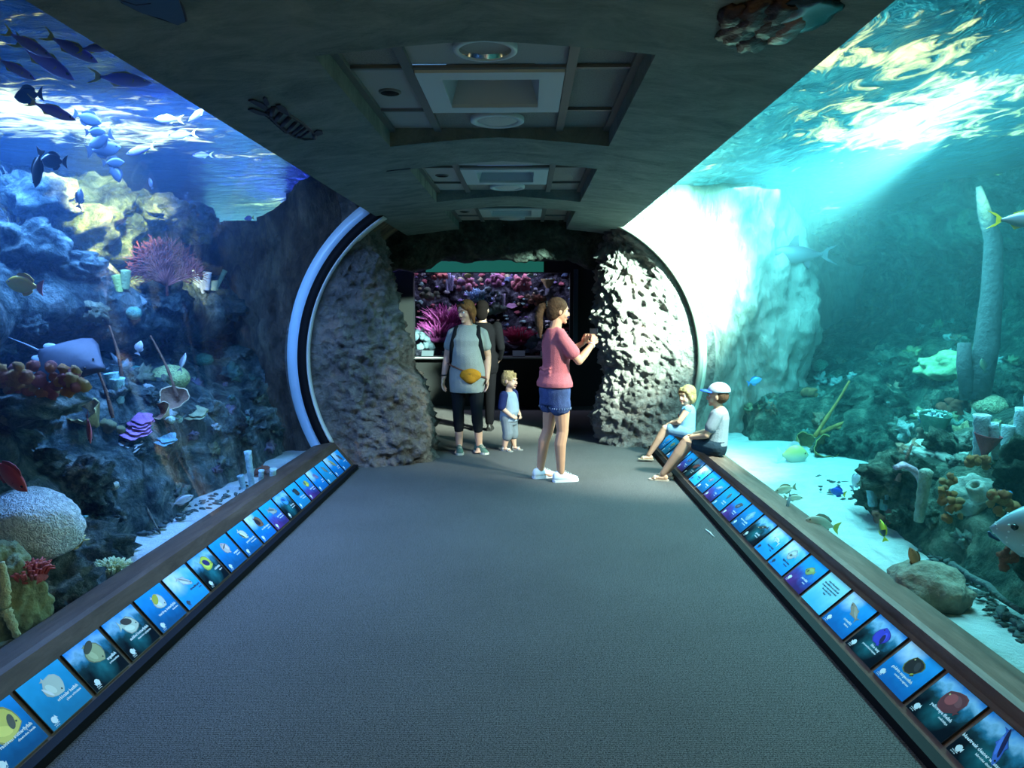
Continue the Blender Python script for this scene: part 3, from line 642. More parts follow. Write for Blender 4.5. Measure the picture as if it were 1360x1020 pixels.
def sign(side, y, sp):
    prof = ((-1.69, .045), (-1.825, .205)) if side < 0 else ((1.432, .040), (1.618, .205))
    (xa, za), (xb, zb) = prof
    up = V((xb-xa, 0, zb-za)); ln = up.length; up.normalize()
    right = V((0, 1, 0)) if side < 0 else V((0, -1, 0)); nrm = right.cross(up)
    c = V(((xa+xb)/2, y, (za+zb)/2)) + nrm*.0045
    o = empty('species_sign', c, ('' if sp[1] else '') + f'fish sign showing {sp[11]}' if sp[1] else sp[11], 'sign', 'fish signs along the %s sill' % ('left' if side < 0 else 'right'))
    M = Matrix((right, up, nrm)).transposed(); o.rotation_euler = M.to_euler()
    h = min(SH, ln-.004)
    bm = BM(); box(bm, (0, 0, 0), (SW, h, .008)); link('board', bm, EDGE, o, False)
    bm = BM(); flat_poly(bm, [(-SW/2+.002, -h/2+.002), (SW/2-.002, -h/2+.002), (SW/2-.002, h/2-.002), (-SW/2+.002, h/2-.002)], .0046); link('picture', bm, PRINT[sp[0]], o, False)
    ink = DARKP if sp[0] in ('sky', 'pale') else WHITEP
    if sp[1] is None:
        for i, s in enumerate(('many of the animals in', 'this exhibit live on coral reefs', 'in warm ocean waters around', 'the world. look for', 'them')):
            t = link_me('caption', text_mesh(s, .0135, 'CENTER'), DARKP, o, False); t.location = (.0, .055-.0165*i, .0055)
        return o
    kind, L, H, ang, body, mk, mp = sp[1], sp[2]*1.15, sp[3]*1.15, sp[4], sp[6], sp[7], sp[8]
    fpos = (.012, .030); rot = (0, 0, radians(ang))
    if side < 0: rot = (0, 0, radians(-ang-180+180)) if False else rot
    bm = BM(); flat_poly(bm, fish_outline(kind, L, H), .0003); f = link('fish_print', bm, pmat(body), o, False, loc=(fpos[0], fpos[1], .0052), rot=rot)
    bm = BM(); flat_poly(bm, [(x*1.05, y2*1.13) for x, y2 in fish_outline(kind, L, H)], 0); link('fin_edge', bm, pmat(tuple(.45*a+.35*b for a, b in zip(body, mk))), f, False)
    bm = BM(); flat_poly(bm, [(-.02*L+cos(a)*.26*L, -.16*H+sin(a)*.16*H) for a in [2*pi*i/12 for i in range(12)]], .0005); link('belly', bm, pmat(tuple(min(1, a*1.25+.03) for a in body)), f, False)
    bm = BM(); flat_poly(bm, [(mp[0]*L+cos(a)*mp[2]*L, mp[1]*H+sin(a)*mp[3]*H) for a in [2*pi*i/14 for i in range(14)]], .0008); link('marking', bm, pmat(mk), f, False)
    bm = BM(); flat_poly(bm, [(.38*L+cos(a)*.004, .07*H+sin(a)*.004) for a in [2*pi*i/8 for i in range(8)]], .0012); link('eye', bm, pmat((.75, .7, .3) if sum(body) < .3 else (.01, .01, .01)), f, False)
    tx = .105 if side < 0 else .075
    t = link_me('caption', text_mesh(sp[9], .0185), ink, o, False); t.location = (tx, -.030, .0054)
    t = link_me('caption', text_mesh(sp[10], .0125), ink, o, False); t.location = (tx, -.047, .0054)
    bm = BM(); flat_poly(bm, [(x*.032, y2*.032) for x, y2 in ICON], 0); link('fish_icon', bm, ink, o, False, loc=(-.082, -.070, .0054), rot=(0, 0, radians(rnd.choice((0, 25, -20, 200)))))
    for i, s in enumerate(('indo pacific', 'to 30 cm')):
        t = link_me('fine_print', text_mesh(s, .0065, 'LEFT'), ink, o, False); t.location = (-.100, -.091-.0075*i+.003, .0054)
    return o
for k, sp in enumerate(LS): sign(-1, 2.455+.12+.266*(k-1), sp)
for k, sp in enumerate(RS): sign(1, 2.165+.12+.266*k, sp)
# ================================================================== SEA LIFE
def cmat(c, bump=.5, bs=60, var=.35, rough=.75, vs=14):
    return mat('coral_%02x%02x%02x_%d' % (*[int(x*255) for x in c], bs), c, rough, bump=bump, bscale=bs, var=var, vscale=vs, spec=.2)
def fish_mat(top, bot, stripe=None, ns=0, axis='X', wid=.5):
    key = 'fish_' + '_'.join('%.2f' % x for x in (*top, *bot, *(stripe or ()), ns)) + axis
    if key in MATS: return MATS[key]
    m, t, N, L, b = nt('fish_skin'); MATS[key] = m
    b.inputs['Roughness'].default_value = .38; b.inputs['Specular IOR Level'].default_value = .5
    tc = N.new('ShaderNodeTexCoord'); sp = N.new('ShaderNodeSeparateXYZ'); L.new(tc.outputs['Generated'], sp.inputs[0])
    r = N.new('ShaderNodeValToRGB'); e = r.color_ramp.elements; e[0].position = .30; e[0].color = tuple(bot)+(1,); e[1].position = .68; e[1].color = tuple(top)+(1,)
    L.new(sp.outputs['Z'], r.inputs['Fac']); col = r.outputs['Color']
    if stripe:
        mu = N.new('ShaderNodeMath'); mu.operation = 'MULTIPLY'; mu.inputs[1].default_value = ns*2*pi; L.new(sp.outputs[axis], mu.inputs[0])
        si = N.new('ShaderNodeMath'); si.operation = 'SINE'; L.new(mu.outputs[0], si.inputs[0])
        gt = N.new('ShaderNodeMath'); gt.operation = 'GREATER_THAN'; gt.inputs[1].default_value = wid; L.new(si.outputs[0], gt.inputs[0])
        mx = N.new('ShaderNodeMix'); mx.data_type = 'RGBA'; L.new(gt.outputs[0], mx.inputs[0]); L.new(col, mx.inputs[6]); mx.inputs[7].default_value = tuple(stripe)+(1,); col = mx.outputs[2]
    L.new(col, b.inputs['Base Color']); return m
FEYE = mat('fish_eye', (.01, .01, .012), .15)
def make_fish(name, loc, d, L, label, cat='fish', group=None, h=.4, w=.16, top=(.3, .3, .3), bot=(.6, .6, .6), fin=None, tail=None, fork=.5, stripe=None, ns=0, axis='X', dors='long', roll=0., snout=0., parts=True, wid=.5):
    """nose towards +x of the local frame; d is the world heading"""
    d = V(d).normalized(); o = empty(name, loc, label, cat, group)
    s = V((0, 0, 1)).cross(d); s = V((0, 1, 0)) if s.length < .05 else s.normalized(); u = d.cross(s)
    M = Matrix((d, s, u)).transposed(); o.rotation_euler = (M @ Matrix.Rotation(roll, 3, 'X')).to_euler()
    fin = fin or tuple(x*.8 for x in top); tail = tail or fin
    prof = [(.50, .02), (.47, .16+snout*.0), (.40, .46-snout*.25), (.30, .76-snout*.2), (.16, .97), (.02, 1.), (-.12, .88), (-.24, .62), (-.33, .34), (-.39, .20), (-.42, .20)]
    bm = BM(); loft(bm, [[V((x*L, cos(a)*w*L/2*k**.9, sin(a)*h*L/2*k)) for a in (2*pi*i/14 for i in range(14))] for x, k in prof])
    bmesh.ops.recalc_face_normals(bm, faces=bm.faces)
    link('body', bm, fish_mat(top, bot, stripe, ns, axis, wid), o)
    th = .012*L; tk = h*.55+.1
    bm = BM(); plate(bm, [(x*L, z*L) for x, z in ((-.40, .5*h*.22), (-.50, tk*.42), (-.60-.06*fork, tk*.62), (-.50-.10*(1-fork), tk*.22), (-.52+.10*fork-.08, 0), (-.50-.10*(1-fork), -tk*.22), (-.60-.06*fork, -tk*.62), (-.50, -tk*.42), (-.40, -.5*h*.22))], th)
    link('tail_fin', bm, cmat(tail, .1, 90, .2, .5), o, False)
    if not parts: return o
    H = h/2
    if dors == 'long':
        P = [(.24, .80*H), (.14, 1.28*H), (-.02, 1.38*H), (-.18, 1.18*H), (-.32, .72*H), (-.30, .36*H), (-.05, .9*H)]; Q = [(.02, -.92*H), (-.06, -1.28*H), (-.2, -1.14*H), (-.32, -.62*H), (-.28, -.40*H)]
    elif dors == 'shark':
        P = [(.12, .90*H), (.02, 2.0*H), (-.04, 2.1*H), (-.05, .9*H)]; Q = [(-.12, -.80*H), (-.22, -1.6*H), (-.24, -.6*H)]
    else:
        P = [(.16, .9*H), (.02, 1.3*H), (-.22, .8*H), (-.2, .6*H)]; Q = [(-.05, -.9*H), (-.18, -1.15*H), (-.26, -.5*H)]
    bm = BM(); plate(bm, [(x*L, z*L) for x, z in P], th); link('dorsal_fin', bm, cmat(fin, .1, 90, .2, .5), o, False)
    bm = BM(); plate(bm, [(x*L, z*L) for x, z in Q], th); link('anal_fin', bm, cmat(fin, .1, 90, .2, .5), o, False)
    for sy in (-1, 1):
        bm = BM(); m = Matrix.Translation((.18*L, sy*w*L*.46, -.12*h*L)) @ Matrix.Rotation(sy*radians(28), 4, 'Z') @ Matrix.Rotation(radians(18), 4, 'Y')
        plate(bm, [(0, .04*L), (-.10*L, .07*L), (-.17*L, .0), (-.11*L, -.05*L), (0, -.03*L)], th*.7, m); link('pectoral_fin', bm, cmat(fin, .1, 90, .2, .5), o, False)
        bm = BM(); ball(bm, (.37*L, sy*w*L*.30, .09*h*L), .028*L, 1); link('eye', bm, FEYE, o)
    return o
def at(px, py, x):
    p = PX(px, py, x)
    if p.z > 2.76: d = ray(px, py); p = CAM + d*((2.76-CAM_H)/d.z)
    return p
def szp(px_len, p): return px_len*(p-CAM).length/FPX*.98
# ------------------------------------------------------------- left tank fish
def hd(dx, dz, dy=0.): return V((dx, dy, dz))
NTH = 'first second third fourth fifth sixth seventh eighth ninth tenth eleventh twelfth thirteenth'.split()
FUS = sorted(((62, 82, 62, -35), (98, 66, 52, -28), (128, 64, 34, 8), (165, 106, 58, -4), (40, 60, 46, -30), (72, 148, 46, -22), (222, 158, 36, 175), (240, 179, 38, 182), (268, 206, 26, 178), (185, 200, 38, 190), (262, 152, 30, 210), (22, 92, 40, -30), (118, 20, 30, 0)))
for px, py, l, a in FUS:
    p = at(px, py, -2.25-.25*rnd.random()); make_fish('fusilier', p, V((cos(radians(a)), .25, sin(radians(a)))), szp(l, p), 'violet fusilier with yellow tail, %s from the left in the school at the top left' % NTH[FUS.index((px, py, l, a))], 'fish', 'fusilier school in the left tank', h=.26, w=.15, top=(.24, .17, .62), bot=(.42, .36, .80), tail=(.75, .62, .12), fin=(.65, .55, .15), fork=.9, dors='small')
DRK = sorted(((36, 127, 34, 182), (50, 226, 40, 250), (118, 158, 28, -18), (128, 175, 20, 5), (132, 187, 32, 200), (140, 198, 34, 10), (70, 214, 32, 175), (152, 216, 22, 5), (154, 230, 22, 285), (200, 243, 14, 110), (106, 262, 22, 88)))
for px, py, l, a in DRK:
    p = at(px, py, -2.7); make_fish('surgeonfish', p, V((cos(radians(a)), .2, sin(radians(a)))), szp(l, p), 'dark oval fish against the sunlit water at left, %s from the left of its kind' % NTH[DRK.index((px, py, l, a))], 'fish', 'dark fish in the sunlit water', h=.5, w=.14, top=(.02, .03, .05), bot=(.03, .045, .07), fork=.3)
p = at(30, 378, -2.9); make_fish('rabbitfish', p, hd(-1, .15, .1), szp(42, p), 'yellow fish with pink tail at the left edge of the left tank', h=.46, top=(.85, .50, .02), bot=(.80, .55, .05), fin=(.85, .45, .05), tail=(.85, .30, .32), fork=.2)
p = at(118, 571, -2.45); make_fish('squirrelfish', p, hd(.25, -.9, -.3), szp(34, p), 'pink red fish nosing down over the lower left reef', h=.5, top=(.55, .12, .14), bot=(.65, .25, .25), fork=.5)
p = at(14, 632, -2.35); make_fish('squirrelfish', p, hd(.75, -.55, -.2), szp(56, p), 'deep red fish swimming in from the left edge of the left tank', h=.38, top=(.42, .05, .06), bot=(.50, .10, .10), fork=.5)
p = at(185, 461, -2.7); make_fish('butterflyfish', p, hd(.3, .9, 0), szp(16, p), 'small white fish by the brown sea whips in the left tank', h=.55, top=(.75, .75, .8), bot=(.8, .8, .85), fork=.2)
p = at(243, 480, -2.6); make_fish('damselfish', p, hd(.3, .9, .1), szp(22, p), 'slim white and black fish above the yellow green coral', h=.25, top=(.2, .2, .22), bot=(.85, .85, .85), fork=.6)
p = at(95, 745, -2.25); make_fish('wrasse', p, hd(1, .35, .2), szp(32, p), 'slim turquoise wrasse beside the pale boulder in the left tank', h=.2, top=(.1, .45, .5), bot=(.3, .6, .62), fork=.2) if False else None
p = at(98, 692, -2.3); make_fish('wrasse', p, hd(1, .35, .2), szp(34, p), 'slim turquoise wrasse beside the pale boulder in the left tank', h=.2, top=(.1, .45, .5), bot=(.3, .6, .62), fork=.2)
p = at(243, 664, -2.30); make_fish('goatfish', p, hd(1, .4, .5), szp(26, p), 'pale grey fish over dark rubble in the left tank', h=.36, top=(.45, .5, .55), bot=(.7, .75, .8), fork=.6)
p = at(364, 351, -2.6); make_fish('damselfish', p, hd(.8, .6, .2), szp(15, p), 'small pale fish before the brown end wall of the left tank', h=.3, top=(.5, .5, .6), bot=(.7, .7, .75))
p = at(330, 290, -2.7); make_fish('damselfish', p, hd(-.9, -.1, .2), szp(13, p), 'small violet fish with yellow tail near the end wall of the left tank', h=.4, top=(.25, .2, .5), bot=(.3, .25, .5), tail=(.7, .6, .1))
# stingray
def ray_fish():
    p = at(92, 478, -2.55); L = szp(92, p); o = empty('stingray', p, 'blue grey stingray with long tail gliding in the left tank', 'stingray')
    o.rotation_euler = (radians(42), radians(14), radians(-8))
    out = [(.50, 0), (.42, .09), (.30, .20), (.10, .40), (-.08, .50), (-.18, .44), (-.28, .27), (-.38, .12), (-.42, .04)]
    bm = BM(); rings = []
    n = 12
    for i, (x, w) in enumerate(out):
        r = []
        w = max(w, .03)
        for k in range(n):
            a = 2*pi*k/n; t = .075*(1-abs(cos(a))**1.5)*(1-abs(x)*1.2)+.006
            yy = cos(a)*w; r.append(V((x*L, yy*L, (sin(a)*t - .50*abs(yy)**2.)*L)))
        rings.append(r)
    loft(bm, rings); bmesh.ops.recalc_face_normals(bm, faces=bm.faces)
    link('body', bm, mat('ray_skin', (.055, .07, .11), .6, spec=.2, var=.3, vscale=8), o)
    bm = BM(); tube(bm, [(-.40*L, 0, .0), (-.6*L, .02*L, .03*L), (-.9*L, .05*L, .04*L)], [.018*L, .012*L, .003*L], 8); link('tail', bm, mat('ray_tail', (.30, .38, .48), .5), o)
    for s in (-1, 1):
        bm = BM(); ball(bm, (.30*L, s*.08*L, .045*L), .014*L, 2); link('eye', bm, FEYE, o)
        bm = BM(); ball(bm, (-.36*L, s*.11*L, .0), (.10*L, .06*L, .012*L), 2); link('pelvic_fin', bm, mat('ray_fin', (.30, .40, .48), .5), o)
ray_fish()
# ------------------------------------------------------------- right tank fish
p = at(1056, 338, 2.95); make_fish('trevally', p, hd(-1, .02, .25), szp(76, p), 'silver trevally with tall dorsal fin beside the pale rock column', h=.30, w=.17, top=(.03, .022, .04), bot=(.09, .085, .11), fin=(.04, .03, .05), tail=(.09, .08, .10), fork=1., dors='shark')
p = at(1362, 292, 2.5); make_fish('yellowtail', p, hd(1, -.02, -.1), szp(60, p), 'fish with bright yellow forked tail leaving at the right edge', h=.3, top=(.10, .13, .20), bot=(.25, .26, .28), tail=(.85, .65, .02), fin=(.8, .6, .05), fork=1., dors='small')
p = at(1055, 604, 2.5); make_fish('pufferfish', p, hd(1, .05, -.2), szp(34, p), 'round yellowish fish near the brown cup sponges', h=.75, w=.3, top=(.55, .52, .20), bot=(.42, .50, .42), fin=(.45, .55, .62), tail=(.50, .60, .68), fork=.1)
p = PZ(1137, 638, .36); make_fish('damselfish', p, hd(.1, .9, -.6), szp(26, p), 'pale blue grey fish seen nose up left of the yellow sponge', h=.5, w=.3, top=(.45, .60, .66), bot=(.6, .72, .76), fork=.3)
p = PZ(1112, 653, .32); make_fish('blue_tang', p, hd(-.8, .25, -.1), szp(20, p), 'royal blue fish with yellow edge above the sand', h=.5, top=(.03, .12, .65), bot=(.05, .2, .7), tail=(.75, .65, .1), fork=.3)
p = PZ(1042, 650, .26); make_fish('snapper', p, hd(-1, -.2, -.1), szp(26, p), 'tan fish above the sand, upper of two by the sill', h=.4, top=(.45, .45, .30), bot=(.68, .68, .52), fork=.4)
p = PZ(1055, 661, .24); make_fish('snapper', p, hd(1, .02, -.1), szp(22, p), 'small sand coloured fish, lower of two by the sill', h=.34, top=(.5, .52, .38), bot=(.72, .74, .6), fork=.4)
p = PZ(1047, 668, .27); make_fish('surgeonfish', p, hd(-.3, -.9, -.3), szp(20, p), 'slate grey fish nose down at the sill edge', h=.36, top=(.16, .24, .28), bot=(.3, .4, .42), fork=.4)
p = PZ(1090, 695, .24); make_fish('snapper', p, hd(-1, .25, .1), szp(38, p), 'larger tan fish with yellow tail over the bright sand', h=.46, top=(.38, .44, .34), bot=(.58, .62, .48), tail=(.62, .62, .12), fork=.3)
p = PZ(1172, 703, .28); make_fish('foxface', p, hd(-.1, .9, .4), szp(24, p), 'black and lemon yellow fish above the sand rubble', h=.5, top=(.70, .72, .04), bot=(.04, .06, .06), tail=(.75, .8, .05), stripe=(.02, .03, .04), ns=1.0, fork=.2)
p = PZ(1214, 741, .34); make_fish('wrasse', p, hd(-.45, .85, -.1), szp(30, p), 'orange brown fish with yellow tail above the round sand rock', h=.4, top=(.40, .20, .10), bot=(.55, .35, .18), tail=(.75, .55, .05), fork=.1)
p = at(1306, 485, 3.4); make_fish('damselfish', p, hd(-.3, .9, 0), szp(16, p), 'small dark fish in front of the sunlit rock', h=.45, top=(.10, .12, .10), bot=(.2, .2, .12))
p = at(1003, 506, 2.5); make_fish('tang', p, hd(.9, .3, 0), szp(18, p), 'blue fish behind the boy in the cap', h=.5, top=(.08, .3, .75), bot=(.15, .4, .7))
p = at(976, 580, 2.3); make_fish('angelfish', p, hd(-.3, .9, 0), szp(22, p), 'yellow fish close behind the boy shoulder', h=.5, top=(.65, .60, .15), bot=(.6, .6, .3)) if False else None
def grouper():
    p = at(1352, 712, 2.25); o = make_fish('grouper', p + V((.18, -.06, .02)), hd(-1, .05, .25), .62, 'large spotted blue grey grouper at the right edge', h=.48, w=.26, top=(.20, .27, .33), bot=(.40, .48, .52), fork=.05)
    bm = BM()
    for c in o.children:
        if c.name.startswith('body'): body = c
    for i in range(160):
        v = body.data.vertices[rnd.randrange(14, len(body.data.vertices)-14)].co; w = body.data.vertices[rnd.randrange(14, len(body.data.vertices)-14)].co
        q = v.lerp(w, .5*rnd.random()*.25)
        if abs(q.x-v.x) < .12 and abs(q.z-v.z) < .12: ball(bm, q*1.0, (.006, .004, .006), 1)
    s = tag(link('pale_spots', bm, mat('spot', (.62, .72, .76), .5), o), kind='stuff')
    bm = BM(); tube(bm, [(.30, -.035, -.03), (.285, -.05, -.05), (.24, -.07, -.075)], [.006, .01, .005], 6); link('mouth', bm, mat('fish_mouth', (.03, .06, .12), .6), o)
grouper()

# ------------------------------------------------------------- corals and rocks
def rock(name, p, r, col_m, label, sub=4, amp=.22, fr=2., flat=None, cat='rock', seed=None):
    bm = BM(); ball(bm, (0, 0, 0), r, sub, amp, fr, rnd.random()*50 if seed is None else seed, flat)
    return tag(link(name, bm, col_m, loc=p), label, cat)
def brain_mat(name, c, dark, scale):
    if name in MATS: return MATS[name]
    m, t, N, L, b = nt(name); b.inputs['Roughness'].default_value = .8; MATS[name] = m
    tc = N.new('ShaderNodeTexCoord'); n = N.new('ShaderNodeTexNoise'); n.inputs['Scale'].default_value = scale; n.inputs['Detail'].default_value = 1; n.inputs['Distortion'].default_value = 1.2
    L.new(tc.outputs['Object'], n.inputs['Vector']); r = N.new('ShaderNodeValToRGB'); e = r.color_ramp.elements
    e[0].position = .42; e[0].color = tuple(dark)+(1,); e[1].position = .56; e[1].color = tuple(c)+(1,); L.new(n.outputs['Fac'], r.inputs['Fac']); L.new(r.outputs['Color'], b.inputs['Base Color'])
    bp = N.new('ShaderNodeBump'); bp.inputs['Strength'].default_value = .8; bp.inputs['Distance'].default_value = .02; L.new(n.outputs['Fac'], bp.inputs['Height']); L.new(bp.outputs['Normal'], b.inputs['Normal'])
    return m
def H(px, py, side, out=0.): 
    p = hit(px, py, side); return p + (CAM-p).normalized()*out
def brain(px, py, side, w, h, c, label, scale=40, dark=None, name='brain_coral', out=.02, amp=.08):
    p = H(px, py, side, out); r = szp(w, p)/2; hh = szp(h, p)/2
    return rock(name, p, (r, r, hh), brain_mat('brain_%02x%02x%02x' % tuple(int(x*255) for x in c), c, dark or tuple(x*.55 for x in c), scale), label, 3, amp, 2.5, cat='coral')
def cup(px, py, side, w, h, c, label, tilt=(0, 0, 0), name='cup_sponge', inner=None, wob=.10, out=.03, n=24, flare=1.):
    p = H(px, py, side, out); r = szp(w, p)/2; hh = szp(h, p)
    ph = rnd.random()*6; wf = lambda a, i: 1 + wob*sin(a*3+ph)*(i/5. if i < 6 else 1) + wob*.5*sin(a*7+ph)
    o = empty(name, p, label, 'sponge' if 'sponge' in name else 'coral', rot=tilt)
    bm = BM(); lathe(bm, [(r*.18, -hh*.5), (r*.30, -hh*.3), (r*.55*flare, -.05*hh), (r*.82, .25*hh), (r*1.0, .48*hh), (r*1.0, .5*hh), (r*.93, .47*hh)], n, wob=wf); link('outer_wall', bm, cmat(c, .5, 70), o)
    bm = BM(); lathe(bm, [(r*.93, .47*hh), (r*.74, .22*hh), (r*.46, -.03*hh), (r*.2, -.16*hh), (.0005, -.18*hh)], n, wob=lambda a, i: wf(a, 6)); link('inner_wall', bm, cmat(inner or tuple(x*.6 for x in c), .5, 70), o)
    return o
def plates(px, py, side, w, h, c, label, n=3, name='plate_coral', tilt=.5, out=.03):
    p = H(px, py, side, out); r = szp(w, p)/2; o = empty(name, p, label, 'coral')
    dirc = (CAM-p); yaw = atan2(dirc.y, dirc.x)
    for k in range(n):
        ph = rnd.random()*6; rr = r*(1-.22*k)
        bm = BM(); lathe(bm, [(.002, -.06*r), (rr*.5, -.05*r), (rr*.97, .03*r), (rr, .05*r), (rr*.95, .06*r), (rr*.5, .0), (.002, -.01*r)], 26, wob=lambda a, i: 1+.10*sin(a*5+ph)+.06*sin(a*9-ph))
        l = link('plate', bm, cmat(c, .5, 80), o); l.location = ((k-1)*.22*r*cos(yaw+1.5), (k-1)*.22*r*sin(yaw+1.5), (k-.5)*.14*r*h); l.rotation_euler = (tilt*cos(yaw+pi/2), tilt*sin(yaw+pi/2), 0)
    return o
def tubes(px, py, side, spec, c, label, name='tube_sponge', tip=None, ridged=True, out=.0, p=None, hollow=True):
    """spec: list of (dx px, base dy px, height px, width px, lean)"""
    p = H(px, py, side, out) if p is None else p; k = szp(1, p); o = empty(name, p, label, 'sponge')
    for dx, dy, h, w, lean in spec:
        r = w*k/2; hh = h*k; pr = []; n = 9
        for i in range(n+1): pr.append((r*(.75+.25*i/n)*(1+(.10 if i % 2 else -.02)*(1 if ridged else .2)), hh*i/n))
        if hollow: pr += [(r*.72, hh*1.0), (r*.6, hh*.85), (.0005, hh*.75)]
        else: pr += [(r*.6, hh*1.04), (.0005, hh*1.06)]
        bm = BM(); lathe(bm, pr, 12)
        t = link('tube', bm, cmat(c, .6, 90), o); t.location = (dx*k, .02*rnd.uniform(-1, 1), -dy*k); t.rotation_euler = (rnd.uniform(-.12, .12), lean, 0)
    return o
def branch(px, py, side, segs, c, label, r=.012, name='branching_coral', p=None, out=.02, knob=True, depth=.25):
    """segs: polylines in px offsets (dx, dy up)"""
    p = H(px, py, side, out) if p is None else p; k = szp(1, p); o = empty(name, p, label, 'coral')
    for j, s in enumerate(segs):
        pts = []
        for i, (dx, dy) in enumerate(s): pts.append(V((dx*k, (rnd.uniform(-1, 1)*depth*abs(dx-s[0][0])*k if i else 0), dy*k)))
        q = [catm(pts, i/14) for i in range(15)] if len(pts) > 2 else [pts[0].lerp(pts[1], i/8) for i in range(9)]
        m = len(q)
        bm = BM(); tube(bm, q, [r*(1.1-.55*i/(m-1))*(1+.22*rnd.uniform(-1, 1)*knob) for i in range(m)], 8)
        link('branch', bm, cmat(c, .7, 120), o)
    return o
def cluster(px, py, side, n, spread, size, cols, label, name='soft_coral', hgt=.7, out=.06, cat='coral', p=None):
    """bunch of rounded knobbly heads, each head a part"""
    p0 = p or H(px, py, side, out); k = szp(1, p0); o = empty(name, p0, label, cat)
    base = []
    for _ in range(3):
        bm = BM(); ball(bm, (0, 0, 0), (1, 1, .8), 2, .42, 4.5, rnd.random()*30); me = D.meshes.new('head'); bm.to_mesh(me); bm.free()
        me.polygons.foreach_set('use_smooth', [True]*len(me.polygons)); base.append(me)
    pal = [cmat(c, .9, 60, .4) for c in cols]
    var = {}
    for i in range(n):
        b = rnd.randrange(3); ci = rnd.randrange(len(cols))
        if (b, ci) not in var: m = base[b].copy(); m.materials.append(pal[ci]); var[(b, ci)] = m
        h = D.objects.new('head', var[(b, ci)]); COL.objects.link(h); h.parent = o
        a = rnd.random()*2*pi; rr = sqrt(rnd.random())*spread*k/2
        h.location = (cos(a)*rr, rnd.uniform(-.14, .14)*spread*k*.5, sin(a)*rr*hgt); s = size*k/2*rnd.uniform(.75, 1.25); h.scale = (s, s, s); h.rotation_euler = (rnd.random()*6, rnd.random()*6, 0)
    return o
def tentacles(name, p, r, n, ln, c, label, base=None, cat='anemone', thick=.006, up=1.):
    o = empty(name, p, label, cat); bm = BM()
    ball(bm, (0, 0, 0), (r, r*.8, r*.4), 2); link('base', bm, cmat(base or tuple(x*.7 for x in c)), o)
    bm = BM()
    for i in range(n):
        a = rnd.random()*2*pi; q = sqrt(rnd.random()); s = V((cos(a)*q*r*.95, sin(a)*q*r*.75, r*.3*sqrt(1-q*q*.9)))
        d = V((cos(a)*q*.9+rnd.uniform(-.3, .3), sin(a)*q*.9+rnd.uniform(-.3, .3), up)).normalized()*ln*rnd.uniform(.7, 1.1)
        tube(bm, [s, s+d*.5+V((0, 0, .01)), s+d+V((rnd.uniform(-1, 1)*.2*ln, rnd.uniform(-1, 1)*.2*ln, -.1*ln))], [thick, thick*.9, thick*.5], 5)
    tag(link('tentacles', bm, cmat(c, .2, 60, .2, .5), o), kind='stuff'); return o
def sea_fan(p, w, h, c, label, face, n=46, name='sea_fan', thick=.004, stalk=None):
    """flat dense fan of fine twigs with a stalk"""
    o = empty(name, p, label, 'sea fan'); o.rotation_euler = (0, 0, face)
    bm = BM(); tube(bm, [(0, 0, -.03), (0, 0, h*.25), (w*.05, 0, h*.5)], [thick*3, thick*2.2, thick*1.3], 6); link('stalk', bm, cmat(stalk or tuple(x*.8 for x in c)), o)
    bm = BM()
    for i in range(n):
        a = lerp(-1.35, 1.35, (i+.5)/n) + rnd.uniform(-.04, .04); L = (1-.25*abs(a)/1.35)*rnd.uniform(.85, 1.)
        pts = [V((0, 0, h*.1))]
        for j in range(1, 6):
            t = j/5*L; aa = a*(.75+.25*t) + rnd.uniform(-.07, .07); pts.append(V((sin(aa)*w*.55*t*1.05, rnd.uniform(-1, 1)*.018+.04*sin(aa*3), h*.1+cos(aa)*h*.92*t)))
        tube(bm, pts, [thick, thick, thick*.9, thick*.8, thick*.7, thick*.5], 4)
        for j in (2, 3, 4):
            for s in (-1, 1):
                q = pts[j]; d = (pts[j+1]-q) if j < 5 else V((0, 0, .1)); sd = V((d.z, 0, -d.x))*s*.9 + d*.9
                tube(bm, [q, q+sd*.6, q+sd*rnd.uniform(.9, 1.2)], [thick*.7, thick*.6, thick*.4], 3)
    tag(link('twigs', bm, cmat(c, .2, 80, .3), o), kind='stuff'); return o
# ---- left tank
H_ = H(38, 722, -1, .10); rock('pale_boulder', PX(34, 700, -2.42), (.26, .2, .19), brain_mat('pale_knobbly', (.66, .72, .72), (.40, .46, .48), 60), 'pale knobbly round boulder resting on the left reef', 4, .12, 1.6)
rock('reef_mound', PX(38, 800, -2.42), (.30, .26, .27), REEFL, 'dark rocky mound close to the glass below the pale boulder', 5, .45, 2.4)
rock('reef_mound', PX(10, 805, -2.30), (.16, .14, .26), mat('olive_rock', (.25, .27, .12), .9, bump=.9, bscale=30, var=.5, vscale=9), 'olive yellow rock at the left edge near the sand', 5, .3, 2.4)
tentacles('red_soft_coral', PX(32, 768, -2.22), .10, 150, .055, (.50, .09, .09), 'fluffy red soft coral below the pale boulder', cat='coral', thick=.007)
tentacles('finger_coral', PX(97, 727, -2.24), .03, 14, .07, (.72, .66, .36), 'small yellow finger coral sprouting beside the sand', cat='coral', thick=.008)
tentacles('sand_anemone', PZ(147, 762, .16), .085, 260, .06, (.62, .70, .42), 'pale yellow green anemone standing on the white sand')
branch(5, 745, -1, [[(0, -30), (4, -10), (2, 20)], [(2, -34), (10, -50), (14, -66)]], (.62, .62, .32), 'mottled yellow branch at the left edge over the mound', r=.022, p=PX(2, 770, -2.2))
tubes(334, 642, -1, [(0, 0, 46, 9, -.05), (12, 4, 26, 7, .1), (26, 6, 30, 8, .12), (-8, 4, 20, 8, -.2)], (.45, .68, .74), 'pale blue tube sponge standing on the sand by the brown sill', p=PZ(334, 646, .15))
cluster(352, 632, -1, 12, 26, 11, [(.50, .18, .12), (.42, .20, .16)], 'rust red coral clump next to the thin pale tubes')
